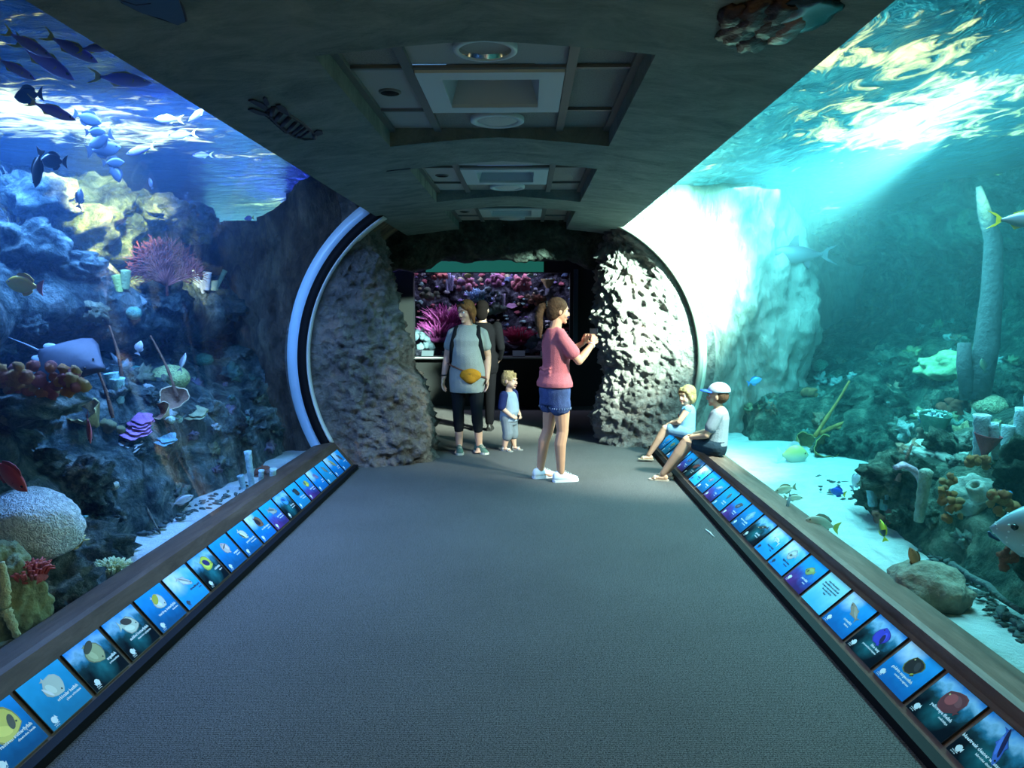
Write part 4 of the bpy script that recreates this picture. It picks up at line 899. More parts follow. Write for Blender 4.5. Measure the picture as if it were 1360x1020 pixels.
cluster(52, 500, -1, 44, 104, 13, [(.90, .40, .14), (.80, .26, .14), (.85, .52, .24), (.62, .2, .2)], 'wide bank of orange soft coral under the stingray', hgt=.35, p=PX(56, 506, -2.50))
cluster(20, 494, -1, 20, 44, 13, [(.92, .46, .16), (.78, .30, .16)], 'orange coral heads at the far left edge', hgt=.5, p=PX(18, 498, -2.55))
rock('reef_ledge', PX(40, 535, -2.66), (.22, .30, .11), REEFL, 'dark rock ledge carrying the bank of orange coral', 4, .4, 2.)
brain(226, 502, -1, 46, 32, (.55, .60, .22), 'yellow green brain coral right of the sea whips', 50)
brain(178, 416, -1, 18, 16, (.16, .42, .30), 'small green ball coral on the upper shelf of the left reef', 80)
brain(311, 451, -1, 16, 13, (.10, .38, .28), 'green ball coral by the brown end wall', 80)
brain(270, 478, -1, 24, 17, (.10, .30, .20), 'dark green bumpy coral right of the yellow green brain coral', 70)
brain(180, 493, -1, 26, 14, (.14, .42, .32), 'flat green coral left of the yellow green brain coral', 70)
for dx, l in ((0, 'larger lobe'),): pass
cup(232, 533, -1, 34, 20, (.68, .50, .30), 'tan cup sponge with brown hollow, larger of a joined pair', (radians(48), radians(20), 0), inner=(.30, .16, .10), out=.16)
cup(218, 548, -1, 24, 16, (.70, .54, .34), 'tan cup sponge with brown hollow, smaller of a joined pair', (radians(55), radians(-25), 0), inner=(.28, .14, .10), out=.18)
plates(183, 570, -1, 38, 1., (.52, .22, .52), 'magenta plate coral on the lower left reef', 3)
plates(190, 557, -1, 30, 1., (.36, .14, .34), 'dark purple plate coral behind the magenta one', 2)
plates(173, 590, -1, 34, 1., (.40, .42, .42), 'grey ridged plate coral under the magenta plate', 2)
plates(222, 582, -1, 28, 1., (.22, .45, .55), 'teal plate coral right of the magenta plate', 2)
plates(262, 548, -1, 30, 1., (.34, .36, .20), 'olive plate coral right of the cup sponges', 2)
plates(68, 482, -1, 30, .6, (.55, .70, .85), 'pale blue plate coral beneath the stingray', 1)
cup(120, 556, -1, 36, 26, (.50, .38, .14), 'ochre leaf coral with folded rim behind the pink red fish', (radians(35), radians(-15), 0), inner=(.30, .22, .08), wob=.2)
cluster(150, 566, -1, 10, 30, 10, [(.55, .52, .26), (.48, .46, .22)], 'yellow knobbly coral below the ochre leaf coral', hgt=.4)
tubes(160, 535, -1, [(-3, 0, 30, 16, .05), (-8, -18, 18, 16, -.1)], (.40, .66, .66), 'pale turquoise tube sponge below the stingray')
for px, py, c, lb in ((226, 558, (.55, .80, .72), 'left'), (236, 557, (.58, .82, .74), 'right')): brain(px, py, -1, 12, 10, c, f'mint ball coral under the cup sponges, {lb} one of two', 90)
branch(45, 535, -1, [[(-30, 6), (0, 0), (24, -6)], [(-20, 12), (4, 4), (22, 2)], [(-8, 16), (6, 6), (18, -10)]], (.55, .66, .78), 'pale blue branching coral on the ledge at the far left', r=.018)
for (a, b), lb in ((((205, 452), (236, 528)), 'right one leaning right'), (((150, 440), (163, 508)), 'middle one'), (((128, 480), (150, 555)), 'left one below the stingray')):
    p = H(b[0], b[1], -1, .2); branch(b[0], b[1], -1, [[(0, 0), ((a[0]-b[0])*.45+2, (b[1]-a[1])*.5), (a[0]-b[0], b[1]-a[1])]], (.28, .13, .08), 'brown sea whip in the dark of the left reef, ' + lb, r=.012, p=p)
p = H(222, 388, -1, .30); sea_fan(p, szp(112, p), szp(68, p), (.36, .10, .08), 'broad reddish brown sea fan on the upper left reef shelf', .5, 90)
p = H(20, 330, -1, .2); sea_fan(p, szp(90, p), szp(90, p), (.20, .20, .20), 'grey sea fan at the far left of the upper reef', .9, 40, stalk=(.15, .15, .15))
tubes(268, 385, -1, [(-5, 0, 24, 10, -.15), (6, 0, 22, 10, .15), (0, 6, 18, 8, 0)], (.62, .66, .74), 'pale lilac tube sponge cluster right of the sea fan')
tubes(284, 386, -1, [(0, 0, 12, 15, 0)], (.60, .64, .36), 'yellow green base sponge right of the lilac tubes', hollow=False)
tubes(289, 380, -1, [(0, 0, 22, 6, .5)], (.60, .70, .40), 'thin yellow green finger sponge pointing up right')
tubes(158, 388, -1, [(0, 0, 20, 11, -.15)], (.60, .66, .16), 'lime finger sponge left of the sea fan, front one', hollow=False)
tubes(168, 384, -1, [(0, 0, 22, 11, .1)], (.42, .50, .20), 'olive finger sponge left of the sea fan, back one', hollow=False)
brain(150, 645, -1, 14, 12, (.45, .48, .40), 'small grey barnacle lump low on the left reef', 60)
branch(205, 700, -1, [[(-16, 42), (-4, 16), (10, -6)]], (.24, .22, .18), 'thin grey dead branch leaning on the lower left reef', r=.010)
for i, (px, py, w, h) in enumerate(((120, 292, 112, 84), (55, 262, 76, 54), (180, 285, 60, 44), (262, 298, 56, 40), (40, 325, 76, 54), (95, 352, 76, 34), (222, 278, 50, 34))):
    p = PX(px, py, -3.6+.1*i); k = szp(1, p)
    if p.z > 2.7: p.z = 2.7
    rock('reef_block', p, (w*k/2, w*k*.4, h*k/2), REEFL, 'large rounded rock on the upper left reef, ' + ('sunlit centre block', 'left of the sunlit block', 'right of the sunlit block', 'rightmost one under the lilac ripples', 'low one at the far left', 'bluish low one below the sunlit block', 'small one left of the rightmost')[i], 4, .5, 1.6)
# ---- right tank
rock('sand_rock', PZ(1232, 780, .20), (.20, .17, .125), mat('brown_sand_rock', (.30, .27, .20), .9, bump=.7, bscale=40, var=.4, vscale=10), 'smooth brown rock lying on the bright sand near the right sill', 4, .22, 1.4)
rock('front_boulder', PX(1297, 705, 2.75), (.36, .34, .42), REEFR, 'big green boulder in the foreground of the right tank', 5, .38, 1.8)
rock('front_boulder', PX(1300, 612, 2.95), (.42, .34, .16), mat('pale_green_rock', (.34, .44, .38), .9, bump=.8, bscale=30, var=.4, vscale=8), 'pale flat rock on top of the green boulder', 5, .3, 1.8)
rock('round_boulder', PX(1295, 664, 2.55), (.15, .13, .14), mat('pale_green_rock', (.34, .44, .38)), 'round pale green lump on the face of the green boulder', 4, .2, 2.)
bm = BM(); lathe(bm, [(.05, -.05), (.045, .03), (.032, .04), (.022, .03), (.018, -.03)], 14); tag(link('barnacle', bm, mat('pale_green_rock', (.34, .44, .38)), loc=PX(1297, 650, 2.42), rot=(.3, -.6, 0)), 'hollow barnacle on the round pale green lump', 'barnacle')
p = PX(1310, 460, 3.6); k = szp(1, p); o = empty('dead_tree', p, 'tall grey dead trunk rising in the right tank', 'tree')
bm = BM(); tube(bm, [V((-8*k, 0, -60*k)), V((0, 0, 0)), V((4*k, .02, 60*k)), V((0, 0, 120*k)), V((-12*k, 0, 150*k)), V((-20*k, .0, 178*k))], [14*k, 13*k, 11*k, 9*k, 7*k, 3*k], 12)
TRK = mat('dead_wood', (.10, .10, .11), .9, bump=.9, bscale=30, var=.3, vscale=10); link('stem', bm, TRK, o)
bm = BM(); tube(bm, [V((-16*k, 0, -60*k)), V((-24*k, 0, -20*k)), V((-25*k, 0, 4*k))], [9*k, 8*k, 7*k], 10); link('stump', bm, TRK, o)
SUNROCK = mat('sun_tinted_rock', (.56, .62, .34), .9, bump=.8, bscale=24, var=.5, vscale=6)  # reef rock with sunlight put into its paler yellow-green colour
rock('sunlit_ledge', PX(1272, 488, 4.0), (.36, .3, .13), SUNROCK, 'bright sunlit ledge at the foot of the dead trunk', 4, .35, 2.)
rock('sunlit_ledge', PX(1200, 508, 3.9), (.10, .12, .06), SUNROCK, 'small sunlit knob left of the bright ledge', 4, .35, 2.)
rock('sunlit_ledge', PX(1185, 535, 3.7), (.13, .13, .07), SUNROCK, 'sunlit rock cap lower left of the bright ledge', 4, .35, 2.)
brain(1090, 487, 1, 20, 18, (.12, .34, .24), 'green ball coral beside the pale rock column', 80)
cluster(1076, 522, 1, 7, 16, 9, [(.66, .34, .16)], 'small orange coral on the rock left of the branching coral')
branch(1082, 580, 1, [[(0, 0), (14, 24), (28, 48), (40, 70)], [(6, 4), (26, 14), (50, 24), (64, 36)], [(22, 12), (48, 10), (66, 20), (80, 22)], [(8, -2), (30, -6), (52, 0), (66, 8)], [(38, -4), (52, -10), (62, -8)]], (.46, .27, .08), 'brown branching coral fanning out above the cup sponges', r=.020, out=.40, depth=.05)
for px, py, w, h, lb, t in ((1064, 592, 22, 34, 'left', .3), (1092, 602, 26, 46, 'right', -.1)):
    cup(px, py, 1, w*1.15, h*.9, (.40, .34, .12), f'olive brown ear shaped cup sponge, {lb} one of the pair', (radians(55), t, 0), inner=(.24, .20, .08), wob=.12, out=.18)
tubes(1170, 672, 1, [(-10, 0, 34, 13, -.1), (4, 4, 42, 14, .0), (20, 2, 30, 13, .12), (12, 10, 24, 12, .05)], (.28, .60, .66), 'turquoise tube sponge cluster under the yellow sponge', out=.12)
tubes(1181, 644, 1, [(0, 0, 13, 15, 0)], (.80, .62, .02), 'bright yellow barrel sponge in the right tank', out=.2)
p = H(1208, 635, 1, .25); k = szp(1, p); bm = BM(); tube(bm, [V((x*k, 0, z*k)) for x, z in ((-18, 12), (-8, 16), (4, 10), (12, 0), (16, -12), (17, -22))], [5*k, 8*k, 8*k, 7*k, 6*k, 3*k], 10, flat=.5)
tag(link('arching_sponge', bm, cmat((.52, .40, .50), .9, 50), loc=p), 'mauve arching sponge right of the yellow sponge', 'sponge')
cup(1240, 572, 1, 34, 42, (.10, .22, .16), 'dark green goblet sponge holding a white coral head', (0.15, 0, 0), out=.2)
p = H(1240, 558, 1, .22); tentacles('white_coral', p, szp(17, p), 190, szp(8, p), (.70, .82, .86), 'white and blue branching coral head on the dark goblet', (.05, .16, .28), 'coral', szp(1.2, p))
cluster(1227, 582, 1, 8, 18, 10, [(.48, .36, .28), (.42, .32, .22)], 'tan knobbly coral left of the dark goblet', hgt=1.4, out=.16)
brain(1315, 540, 1, 40, 26, (.52, .46, .28), 'tan brain coral beside the dead trunk base', 50, out=.1)
cluster(1276, 545, 1, 22, 44, 11, [(.46, .16, .10), (.38, .16, .10)], 'rust red bushy coral left of the tan brain coral', hgt=.6, out=.08)
cup(1310, 592, 1, 28, 26, (.42, .10, .12), 'dark red cup sponge on the pale flat rock', (.1, .1, 0), out=.3, wob=.05)
tubes(1325, 600, 1, [(-18, 6, 48, 17, -.04), (-2, 8, 42, 12, -.22), (8, 10, 40, 13, .1), (22, 4, 54, 15, .05), (32, 0, 78, 16, .04), (14, 22, 30, 18, .0)], (.46, .60, .68), 'tall pale blue tube sponges behind the red cup', p=PX(1325, 600, 2.72))
cluster(1300, 612, 1, 12, 28, 9, [(.78, .36, .12), (.70, .30, .12)], 'orange finger shaped coral on the pale flat rock', hgt=.7, out=.38)
for px, py, n, sp, lb in ((1256, 640, 7, 18, 'top'), (1258, 658, 8, 20, 'middle'), (1264, 676, 9, 26, 'bottom')): cluster(px, py, 1, n, sp, 9, [(.76, .40, .14), (.70, .34, .14), (.72, .50, .24)], f'orange cup corals climbing the green boulder, {lb} bunch', hgt=1., out=.40)
cluster(1330, 668, 1, 12, 32, 11, [(.74, .40, .16), (.66, .28, .12), (.74, .56, .26)], 'orange cup corals just above the grouper', hgt=.8, out=.42)
branch(1337, 655, 1, [[(-8, 0), (0, -3), (3, -10)], [(0, -2), (6, 2)]], (.05, .32, .66), 'small bright blue sponge above the grouper', r=.02, p=PX(1336, 656, 2.5))
cluster(1342, 742, 1, 10, 22, 9, [(.62, .24, .14), (.55, .20, .12)], 'rust orange corals below the grouper', hgt=1.2, out=.36)
cluster(1180, 686, 1, 14, 46, 9, [(.50, .24, .16), (.42, .22, .2)], 'reddish low coral in front of the turquoise tubes', hgt=.3, out=.1)
cluster(1152, 672, 1, 10, 34, 9, [(.44, .24, .2), (.30, .22, .2)], 'dull red coral left of the turquoise tubes', hgt=.3, out=.1)
branch(1200, 615, 1, [[(-6, -22), (0, 0), (8, 24)]], (.36, .24, .20), 'slim brown stick rising behind the mauve sponge', r=.014, out=.2)
tubes(1228, 660, 1, [(-4, 30, 62, 14, .03)], (.30, .42, .34), 'green grey post beside the orange corals', hollow=False, out=.3)
for i, (px, py, w, h) in enumerate(((1185, 262, 70, 36), (1255, 256, 90, 34), (1330, 236, 110, 60), (1120, 285, 60, 34), (1240, 300, 90, 60))):
    p = PX(px, py, 4.6); k = szp(1, p); p.z = min(p.z, 2.62)
    rock('top_ledge', p, (w*k/2, w*k*.5, h*k/2), REEFR, 'rock ledge under the water line of the right tank, ' + ('second from the left', 'sunlit third one', 'largest at the right edge', 'leftmost by the pale column', 'lower rounded one')[i], 4, .5, 1.6)
# dark rubble on the sand
RUB = mat('rubble', (.10, .13, .12), .9, bump=.8, bscale=40, var=.4)
bm = BM()
for i in range(150):
    t = rnd.random(); px, py = lerp(1085, 1360, t), lerp(640, 850, t**1.15)+rnd.uniform(-16, 10)-14*sin(t*3.1); p = PZ(px, py, .15)
    ball(bm, p, (rnd.uniform(.008, .032), rnd.uniform(.008, .022), .010), 1, 1.1, 3, rnd.random()*20)
tag(link('rubble', bm, RUB), 'line of dark rubble on the sand at the foot of the right reef', 'rubble', kind='stuff')
bm = BM()
for i in range(90):
    t = rnd.random(); px, py = lerp(110, 330, t), lerp(742, 648, t)+rnd.uniform(-10, 6); p = PZ(px, py, .15)
    ball(bm, p, (rnd.uniform(.008, .034), rnd.uniform(.008, .026), .012), 1, 1.1, 3, rnd.random()*20)
tag(link('rubble', bm, RUB), 'dark rubble along the foot of the left reef', 'rubble', kind='stuff')
for (x0, y0, x1, y1, r), lb in (((1262, 748, 1352, 812, .018), 'longer one'), ((1322, 812, 1360, 836, .02), 'short thick one at the edge')):
    a, b = PZ(x0, y0, .17), PZ(x1, y1, .16); bm = BM(); n = 10
    tube(bm, [a.lerp(b, i/n) + V((rnd.uniform(-.02, .02), rnd.uniform(-.02, .02), .01*(i % 2))) for i in range(n+1)], [r*rnd.uniform(.6, 1.2) for _ in range(n+1)], 8)
    tag(link('dead_branch', bm, RUB), 'dark dead branch on the sand of the right tank, ' + lb, 'branch')
# loose boulders grown into both reefs: parts of the reef walls
def boulders(parent, m, n, zmax, rmax):
    vs = [v.co.copy() for v in parent.data.vertices if .22 < v.co.z < zmax and 3. < v.co.y < 8.5]
    kinds = []
    for i in range(8):
        bm = BM(); ball(bm, (0, 0, 0), (1, 1.15, .8), 4, .55, 1.9, rnd.random()*60)
        for v in bm.verts: v.co *= 1 + .10*fbm(v.co*5+V((i, 0, 0)), 3) + .12*(.4-noise.voronoi(v.co*3.5+V((i, 2, 0)))[0][0])
        me = D.meshes.new('boulder'); bm.to_mesh(me); bm.free(); me.materials.append(m); me.polygons.foreach_set('use_smooth', [True]*len(me.polygons)); kinds.append(me)
    for i in range(n):
        b = D.objects.new('boulder', rnd.choice(kinds)); COL.objects.link(b); b.parent = parent; b.location = rnd.choice(vs)
        s = rnd.uniform(.05, rmax)*rnd.uniform(.6, 1); b.scale = (s, s*1.1, s); b.rotation_euler = (rnd.random()*.8, rnd.random()*.8, rnd.random()*6)
boulders(D.objects['reef_wall'], REEFL, 110, 1.75, .20)
boulders(D.objects['reef_wall.001'], REEFR, 80, 1.4, .20)
# encrusting growth over both reefs (uncountable)
def growth(side, n, cols, parent, zmax):
    vs = [v.co.copy() for v in parent.data.vertices if .25 < v.co.z < zmax and 3. < v.co.y < 9.]
    for c in cols:
        bm = BM()
        for i in range(n):
            r = rnd.uniform(.03, .10); ball(bm, rnd.choice(vs), (r*.6, r*1.2, r*.7), 3, 1.1, 2.6, rnd.random()*40)
        tag(link('encrusting_coral', bm, cmat(c, .8, 50, .4), parent), kind='stuff')
lw = D.objects['reef_wall']; rw = D.objects['reef_wall.001']
growth(-1, 30, [(.16, .19, .17), (.10, .19, .17), (.17, .14, .20), (.22, .22, .14), (.30, .34, .34)], lw, 1.8)
growth(1, 26, [(.14, .20, .16), (.09, .20, .17), (.24, .18, .12), (.20, .24, .13), (.30, .36, .34)], rw, 1.4)
# ================================================================== REEF TANK IN THE DARK ROOM
lamp('reef_tank_lamp', 'AREA', ((wx0+wx1)/2, YB+.45, 2.5), ((wx0+wx1)/2, YB+.55, 1.2), 24, (.66, .68, 1.), 2.2, .3)
def backdrop(u, v):
    x, z = lerp(wx0-.3, wx1+.3, u), lerp(wz0-.15, 2.45, v); p = V((x, 3, z))
    return V((x, YB+1.05-.16*z*0 - .30*(sqrt(max(0, 1-noise.voronoi(p*3.2)[0][0]**2))-.5) - .22*fbm(p*2, 5) - .55*smooth01(1.15, .8, z), z))
bw = tag(link('reef_backdrop', gridmesh(120, 70, backdrop), ramp_mat('purple_reef_rock', [(.36, (.004, .004, .012)), (.5, (.03, .03, .05)), (.6, (.10, .10, .14)), (.75, (.34, .36, .44))], 7, .9, 1., 26, .08, 14)), 'dark reef wall inside the far window', 'reef')
bm = BM(); box(bm, ((wx0+wx1)/2, YB+1.3, 1.6), (wx1-wx0+1., .06, 2.2)); box(bm, (wx0-.45, YB+.7, 1.6), (.06, 1.2, 2.2)); box(bm, (wx1+.45, YB+.7, 1.6), (.06, 1.2, 2.2)); box(bm, ((wx0+wx1)/2, YB+.7, wz0-.2), (wx1-wx0+1., 1.2, .06)); box(bm, ((wx0+wx1)/2, YB+.7, 2.72), (wx1-wx0+1., 1.2, .06))
tag(link('trim_10', bm, DARKW, smooth=False), kind='structure')
bm = BM(); box(bm, ((wx0+wx1)/2, YB+.01, (wz0+wz1)/2), (wx1-wx0, .01, wz1-wz0)); tag(link('window_3', bm, ACR, smooth=False), kind='structure')
YF = YB+.55
bvs = [v.co.copy() for v in bw.data.vertices if wz0 < v.co.z < 2.2]   # bright_growth
for c in ((.55, .16, .22), (.30, .20, .48), (.26, .42, .44), (.50, .44, .30), (.12, .18, .34), (.55, .55, .62)):
    bm = BM()
    for i in range(34): r = rnd.uniform(.014, .045); ball(bm, rnd.choice(bvs)-V((0, .02, 0)), (r*1.3, r, r*.8), 2, 1., 3., rnd.random()*40)
    tag(link('encrusting_coral', bm, cmat(c, .8, 70, .4), bw), kind='stuff')
def bk(px, py, dy=0.): return PY(px, py, YF+dy)
for i, (px, py, w, h, c) in enumerate(((594, 414, 60, 46, (.46, .08, .30)), (582, 432, 46, 40, (.50, .08, .34)), (688, 440, 40, 32, (.50, .05, .14)))):
    p = bk(px, py+h*.45, -.05*i); k = szp(1, p)
    o = tentacles('feather_coral', p, w*k*.32, 240, h*k*.62, c, ('magenta bushy coral behind the woman in grey, upper one', 'magenta bushy coral left of the woman in grey, lower one', 'crimson bushy coral low in the middle of the far window')[i], cat='coral', thick=.006, up=.9)
p = bk(636, 398); k = szp(1, p); tentacles('blue_coral', p, 12*k, 120, 14*k, (.35, .55, .85), 'pale blue branching coral above the dark visitor head', cat='coral', thick=.008)
def bcl(px, py, n, sp, sz, cols, lb, hgt=.6):
    cluster(0, 0, 0, n, sp, sz, cols, lb, hgt=hgt)
_H = H
def H(px, py, side, out=0.):
    return bk(px, py, -.1) if side == 0 else _H(px, py, side, out)
cluster(692, 376, 0, 14, 26, 9, [(.80, .28, .36), (.72, .22, .32)], 'coral pink knobbly coral at the upper middle of the far window')
cluster(655, 372, 0, 12, 24, 8, [(.60, .22, .42), (.5, .2, .4)], 'mauve pink coral left of the coral pink one')
cluster(612, 376, 0, 12, 34, 9, [(.62, .26, .40), (.42, .22, .5)], 'pink and violet coral above the magenta coral')
cluster(586, 370, 0, 8, 20, 7, [(.7, .2, .2), (.6, .3, .3)], 'red pink coral near the top left of the far window')
cluster(713, 398, 0, 10, 22, 8, [(.85, .36, .30), (.8, .42, .34)], 'salmon coral ledge above the woman in pink')
cluster(703, 394, 0, 6, 20, 6, [(.85, .6, .5)], 'pale orange coral just left of the salmon ledge', hgt=.3)
cluster(566, 452, 0, 16, 34, 11, [(.42, .58, .66), (.34, .48, .6)], 'blue grey coral in the lower left corner of the far window', hgt=.8)
cluster(664, 412, 0, 12, 40, 9, [(.28, .38, .34), (.36, .46, .44)], 'grey green coral shelf under the lilac tube', hgt=.4)
cluster(703, 450, 0, 14, 30, 9, [(.55, .62, .70), (.38, .46, .52)], 'pale grey coral at the lower right of the far window', hgt=.7)
cluster(722, 388, 0, 10, 26, 8, [(.46, .46, .60), (.36, .36, .5)], 'lavender coral right of the pink corals', hgt=.6)
cluster(650, 392, 0, 12, 30, 8, [(.22, .30, .40), (.3, .4, .46)], 'slate blue coral in the middle of the far window', hgt=.6)
cluster(572, 392, 0, 10, 24, 9, [(.30, .34, .28), (.4, .4, .3)], 'olive grey coral at the left side of the far window', hgt=.8)
tubes(669, 412, 0, [(0, 0, 22, 5, 0)], (.66, .56, .86), 'lilac tube sponge standing in the middle of the far window')
tubes(597, 386, 0, [(-3, 0, 20, 4, -.1), (3, 0, 20, 4, .1), (0, 0, 24, 4, 0)], (.55, .50, .86), 'violet finger sponge at the top left of the far window')
cup(728, 378, 0, 18, 14, (.78, .58, .30), 'tan funnel sponge near the top right of the far window')
plates(681, 406, 0, 14, .5, (.62, .34, .62), 'small lilac plate coral right of the lilac tube', 1)
for px, py, a, t, lb in ((705, 366, (.5, .8, .9), (.4, .5, .3), 'yellow green'), (622, 366, (.7, .6, .2), (.8, .7, .3), 'yellow')):
    p = bk(px, py, -.3); make_fish('damselfish', p, V((-1, .1, 0)), szp(12, p), f'tiny {lb} fish near the top of the far window', h=.5, top=t, bot=a)
H = _H
bm = BM(); box(bm, ((wx0+wx1)/2, YB-.10, wz0-.02), (wx1-wx0+.1, .2, .035)); tag(link('trim_11', bm, mat('rail_dark', (.05, .055, .06), .35), smooth=False), kind='structure')
bm = BM(); box(bm, ((wx0+wx1)/2, YB-.205, wz0-.012), (wx1-wx0+.1, .012, .02)); tag(link('trim_12', bm, mat('rail_edge', (.30, .30, .30), .3), smooth=False), kind='structure')
for i, px in enumerate((568, 657, 689, 726)):
    p = PY(px, 470, YB-.12); bm = BM(); box(bm, (0, 0, 0), (.20, .006, .12)); o = link('reef_label', bm, EDGE, None, False, loc=(p.x, YB-.13, wz0+.05), rot=(radians(-40), 0, 0))
    tag(o, 'dim label board on the far window rail, ' + ('left of the woman in grey', 'right of the dark visitor', 'left of the woman in pink', 'behind the woman in pink')[i], 'sign', 'label boards on the far rail')
    bm = BM(); flat_poly(bm, [(-.095, -.055), (.095, -.055), (.095, .055), (-.095, .055)], 0); q = link('picture', bm, mat('dim_print', (.10, .13, .15), .3), o, False); q.rotation_euler = (pi/2, 0, 0); q.location = (0, -.004, 0)

# ================================================================== PAINTED SEA CREATURES ON THE CEILING
INK = mat('ceiling_paint', (.012, .012, .03), .6)
def on_ceil(px, py):
    d = ray(px, py); t = 1.
    for _ in range(400):
        p = CAM + d*t
        if p.z >= cz(p.x)-.004: break
        t += .01
    return V((p.x, p.y, cz(p.x)-.004))
def stroke(bm, pts, r):
    P = [on_ceil(*p) for p in pts]
    k = (P[0]-CAM).length/FPX; tube(bm, P, [r*k]*len(P), 5, flat=1.)
def fillpx(bm, pts):
    P = [on_ceil(*p) for p in pts]; f = bm.faces.new([bm.verts.new(p) for p in P])
    r = bmesh.ops.extrude_face_region(bm, geom=[f]); vs = [g for g in r['geom'] if isinstance(g, bmesh.types.BMVert)]
    bmesh.ops.translate(bm, verts=vs, vec=(0, 0, -.006))
def Z(pts, s=10.46, ox=320, oy=110): return [(ox+x/s, oy+y/s) for x, y in pts]
cr = empty('painted_crayfish', on_ceil(375, 155), 'dark banded crayfish painted on the left of the concrete ceiling', 'painting')
bm = BM(); bmb = BM()
stroke(bm, Z([(360, 380), (470, 340), (690, 450), (850, 560), (1010, 690)]), 2.2); stroke(bm, Z([(350, 400), (430, 470), (500, 560), (620, 660), (740, 740), (880, 780), (1010, 770)]), 2.)
for o in (bm, bmb):
    me = None
def inv(o, bm):
    for v in bm.verts: v.co -= o.location
    return bm
link('outline', inv(cr, bm), INK, cr); bmb.free()
for a, b, r in (((450, 330), (420, 440), 3.2), ((570, 400), (480, 510), 3.4), ((680, 470), (560, 590), 3.2), ((760, 540), (640, 670), 2.4), ((850, 580), (710, 710), 2.2), ((900, 620), (760, 740), 1.8), ((940, 670), (830, 760), 1.5), ((1010, 690), (1030, 770), 2.4)):
    bm = BM(); stroke(bm, Z([a, ((a[0]+b[0])/2, (a[1]+b[1])/2), b]), r); link('band', inv(cr, bm), INK, cr)
for pts in ([(100, 225), (170, 220), (300, 270), (370, 330), (340, 370), (250, 310)], [(95, 350), (170, 345), (330, 400), (420, 450), (260, 430), (170, 395)], [(305, 200), (330, 180), (370, 210), (395, 290), (340, 300)], [(1000, 690), (1060, 645), (1130, 660), (1140, 690), (1060, 720)], [(480, 300), (550, 285), (630, 350), (680, 440), (560, 390)]):
    bm = BM(); fillpx(bm, Z(pts)); link('claw' if pts[0][0] < 320 else ('fan' if pts[0][0] > 900 else 'shell'), inv(cr, bm), INK, cr, False)
for i in range(7):
    bm = BM(); x, y = 430+i*38, 480+i*36; stroke(bm, Z([(x, y), (x-50, y-4), (x-100+i*4, y-34)]), .7); link('leg', inv(cr, bm), INK, cr)
pm = empty('painted_fish', on_ceil(215, 10), 'dark fish painted at the top left edge of the ceiling', 'painting')
bm = BM(); fillpx(bm, [(150, -8), (166, 2), (190, 14), (215, 22), (236, 30), (246, 26), (242, 10), (236, -8)]); link('body', inv(pm, bm), mat('ceiling_blue', (.02, .06, .14), .6), pm, False)
for pts, r in (([(162, 0), (185, 13), (214, 23), (236, 30), (247, 26), (243, 10), (234, -4)], 2.), ([(228, 2), (232, 14), (243, 20)], 2.), ([(160, -4), (180, 4), (200, 0)], 3.)):
    bm = BM(); stroke(bm, pts, r); link('outline', inv(pm, bm), INK, pm)
bm = BM(); fillpx(bm, [(514, 271), (522, 269), (527, 266), (531, 268), (540, 269), (546, 266), (541, 271), (530, 273), (525, 278), (521, 273)]); o = link('painted_lizard', bm, INK, None, False); tag(o, 'small dark animal silhouette painted on the ceiling left of the farthest recess', 'painting')
tp = empty('ceiling_relief', on_ceil(1010, 28), 'glossy brown sea turtle relief at the top right of the ceiling', 'relief')
bm = BM()
for x, y, r in ((985, 38, 26), (1005, 22, 30), (1030, 30, 26), (1000, 52, 20), (975, 18, 18), (1040, 12, 24)):
    c = on_ceil(x, y); k = (c-CAM).length/FPX; ball(bm, c, (r*k, r*k*1.5, .03), 3, .35, 4, x)
link('shell', inv(tp, remesh_bm(bm) if False else bm), mat('relief_bronze', (.05, .026, .018), .5, spec=.3, bump=1., bscale=14, var=.7, vscale=10), tp)
bm = BM(); c = on_ceil(1046, 34); ball(bm, c, (.05, .14, .035), 3, .2, 3); link('flipper', inv(tp, bm), mat('relief_tan', (.13, .07, .045), .4, bump=.6, bscale=20), tp)
bm = BM(); c = on_ceil(1068, 18); ball(bm, c, (.10, .16, .02), 3, .3, 3); link('tail', inv(tp, bm), mat('relief_dark', (.01, .02, .025), .25), tp)
# paper scrap on the carpet
a = PZ(937, 703, .004); b = PZ(948, 713, .004); bm = BM(); tube(bm, [a, a.lerp(b, .5)+V((.004, 0, .002)), b], [.004, .006, .003], 6)
tag(link('paper_scrap', bm, mat('paper', (.8, .8, .75), .7)), 'thin curled white scrap lying on the carpet near the right sill', 'litter')
# ================================================================== PEOPLE
def skin_m(n, c): return mat(n, c, .55, spec=.35, var=.08, vscale=12)
def cloth(n, c, v=.12, b=.35, bs=120): return mat(n, c, .9, spec=.04, bump=b, bscale=bs, var=v, vscale=9)
def limb(bm, pts, rad, n=12):
    pts = [V(p) for p in pts]; q = []; r = []
    for i in range(len(pts)-1):
        for j in range(4): t = j/4; q.append(pts[i].lerp(pts[i+1], t)); r.append(lerp(rad[i], rad[i+1], t))
    q.append(pts[-1]); r.append(rad[-1]); tube(bm, q, r, n)
    for p, k in zip(pts, rad): ball(bm, p, k, 2)
def mid(a, b, t, off=(0, 0, 0)): return V(a).lerp(V(b), t) + V(off)
def torso(bm, rings, grow=0., n=20, lo=None, hi=None):
    """rings: (cx, cy, z, rx, ry)"""
    R = [r for r in rings if (lo is None or r[2] >= lo) and (hi is None or r[2] <= hi)]
    loft(bm, [[V((cx+cos(a)*(rx+grow), cy+sin(a)*(ry+grow), z)) for a in (2*pi*i/n for i in range(n))] for cx, cy, z, rx, ry in R])
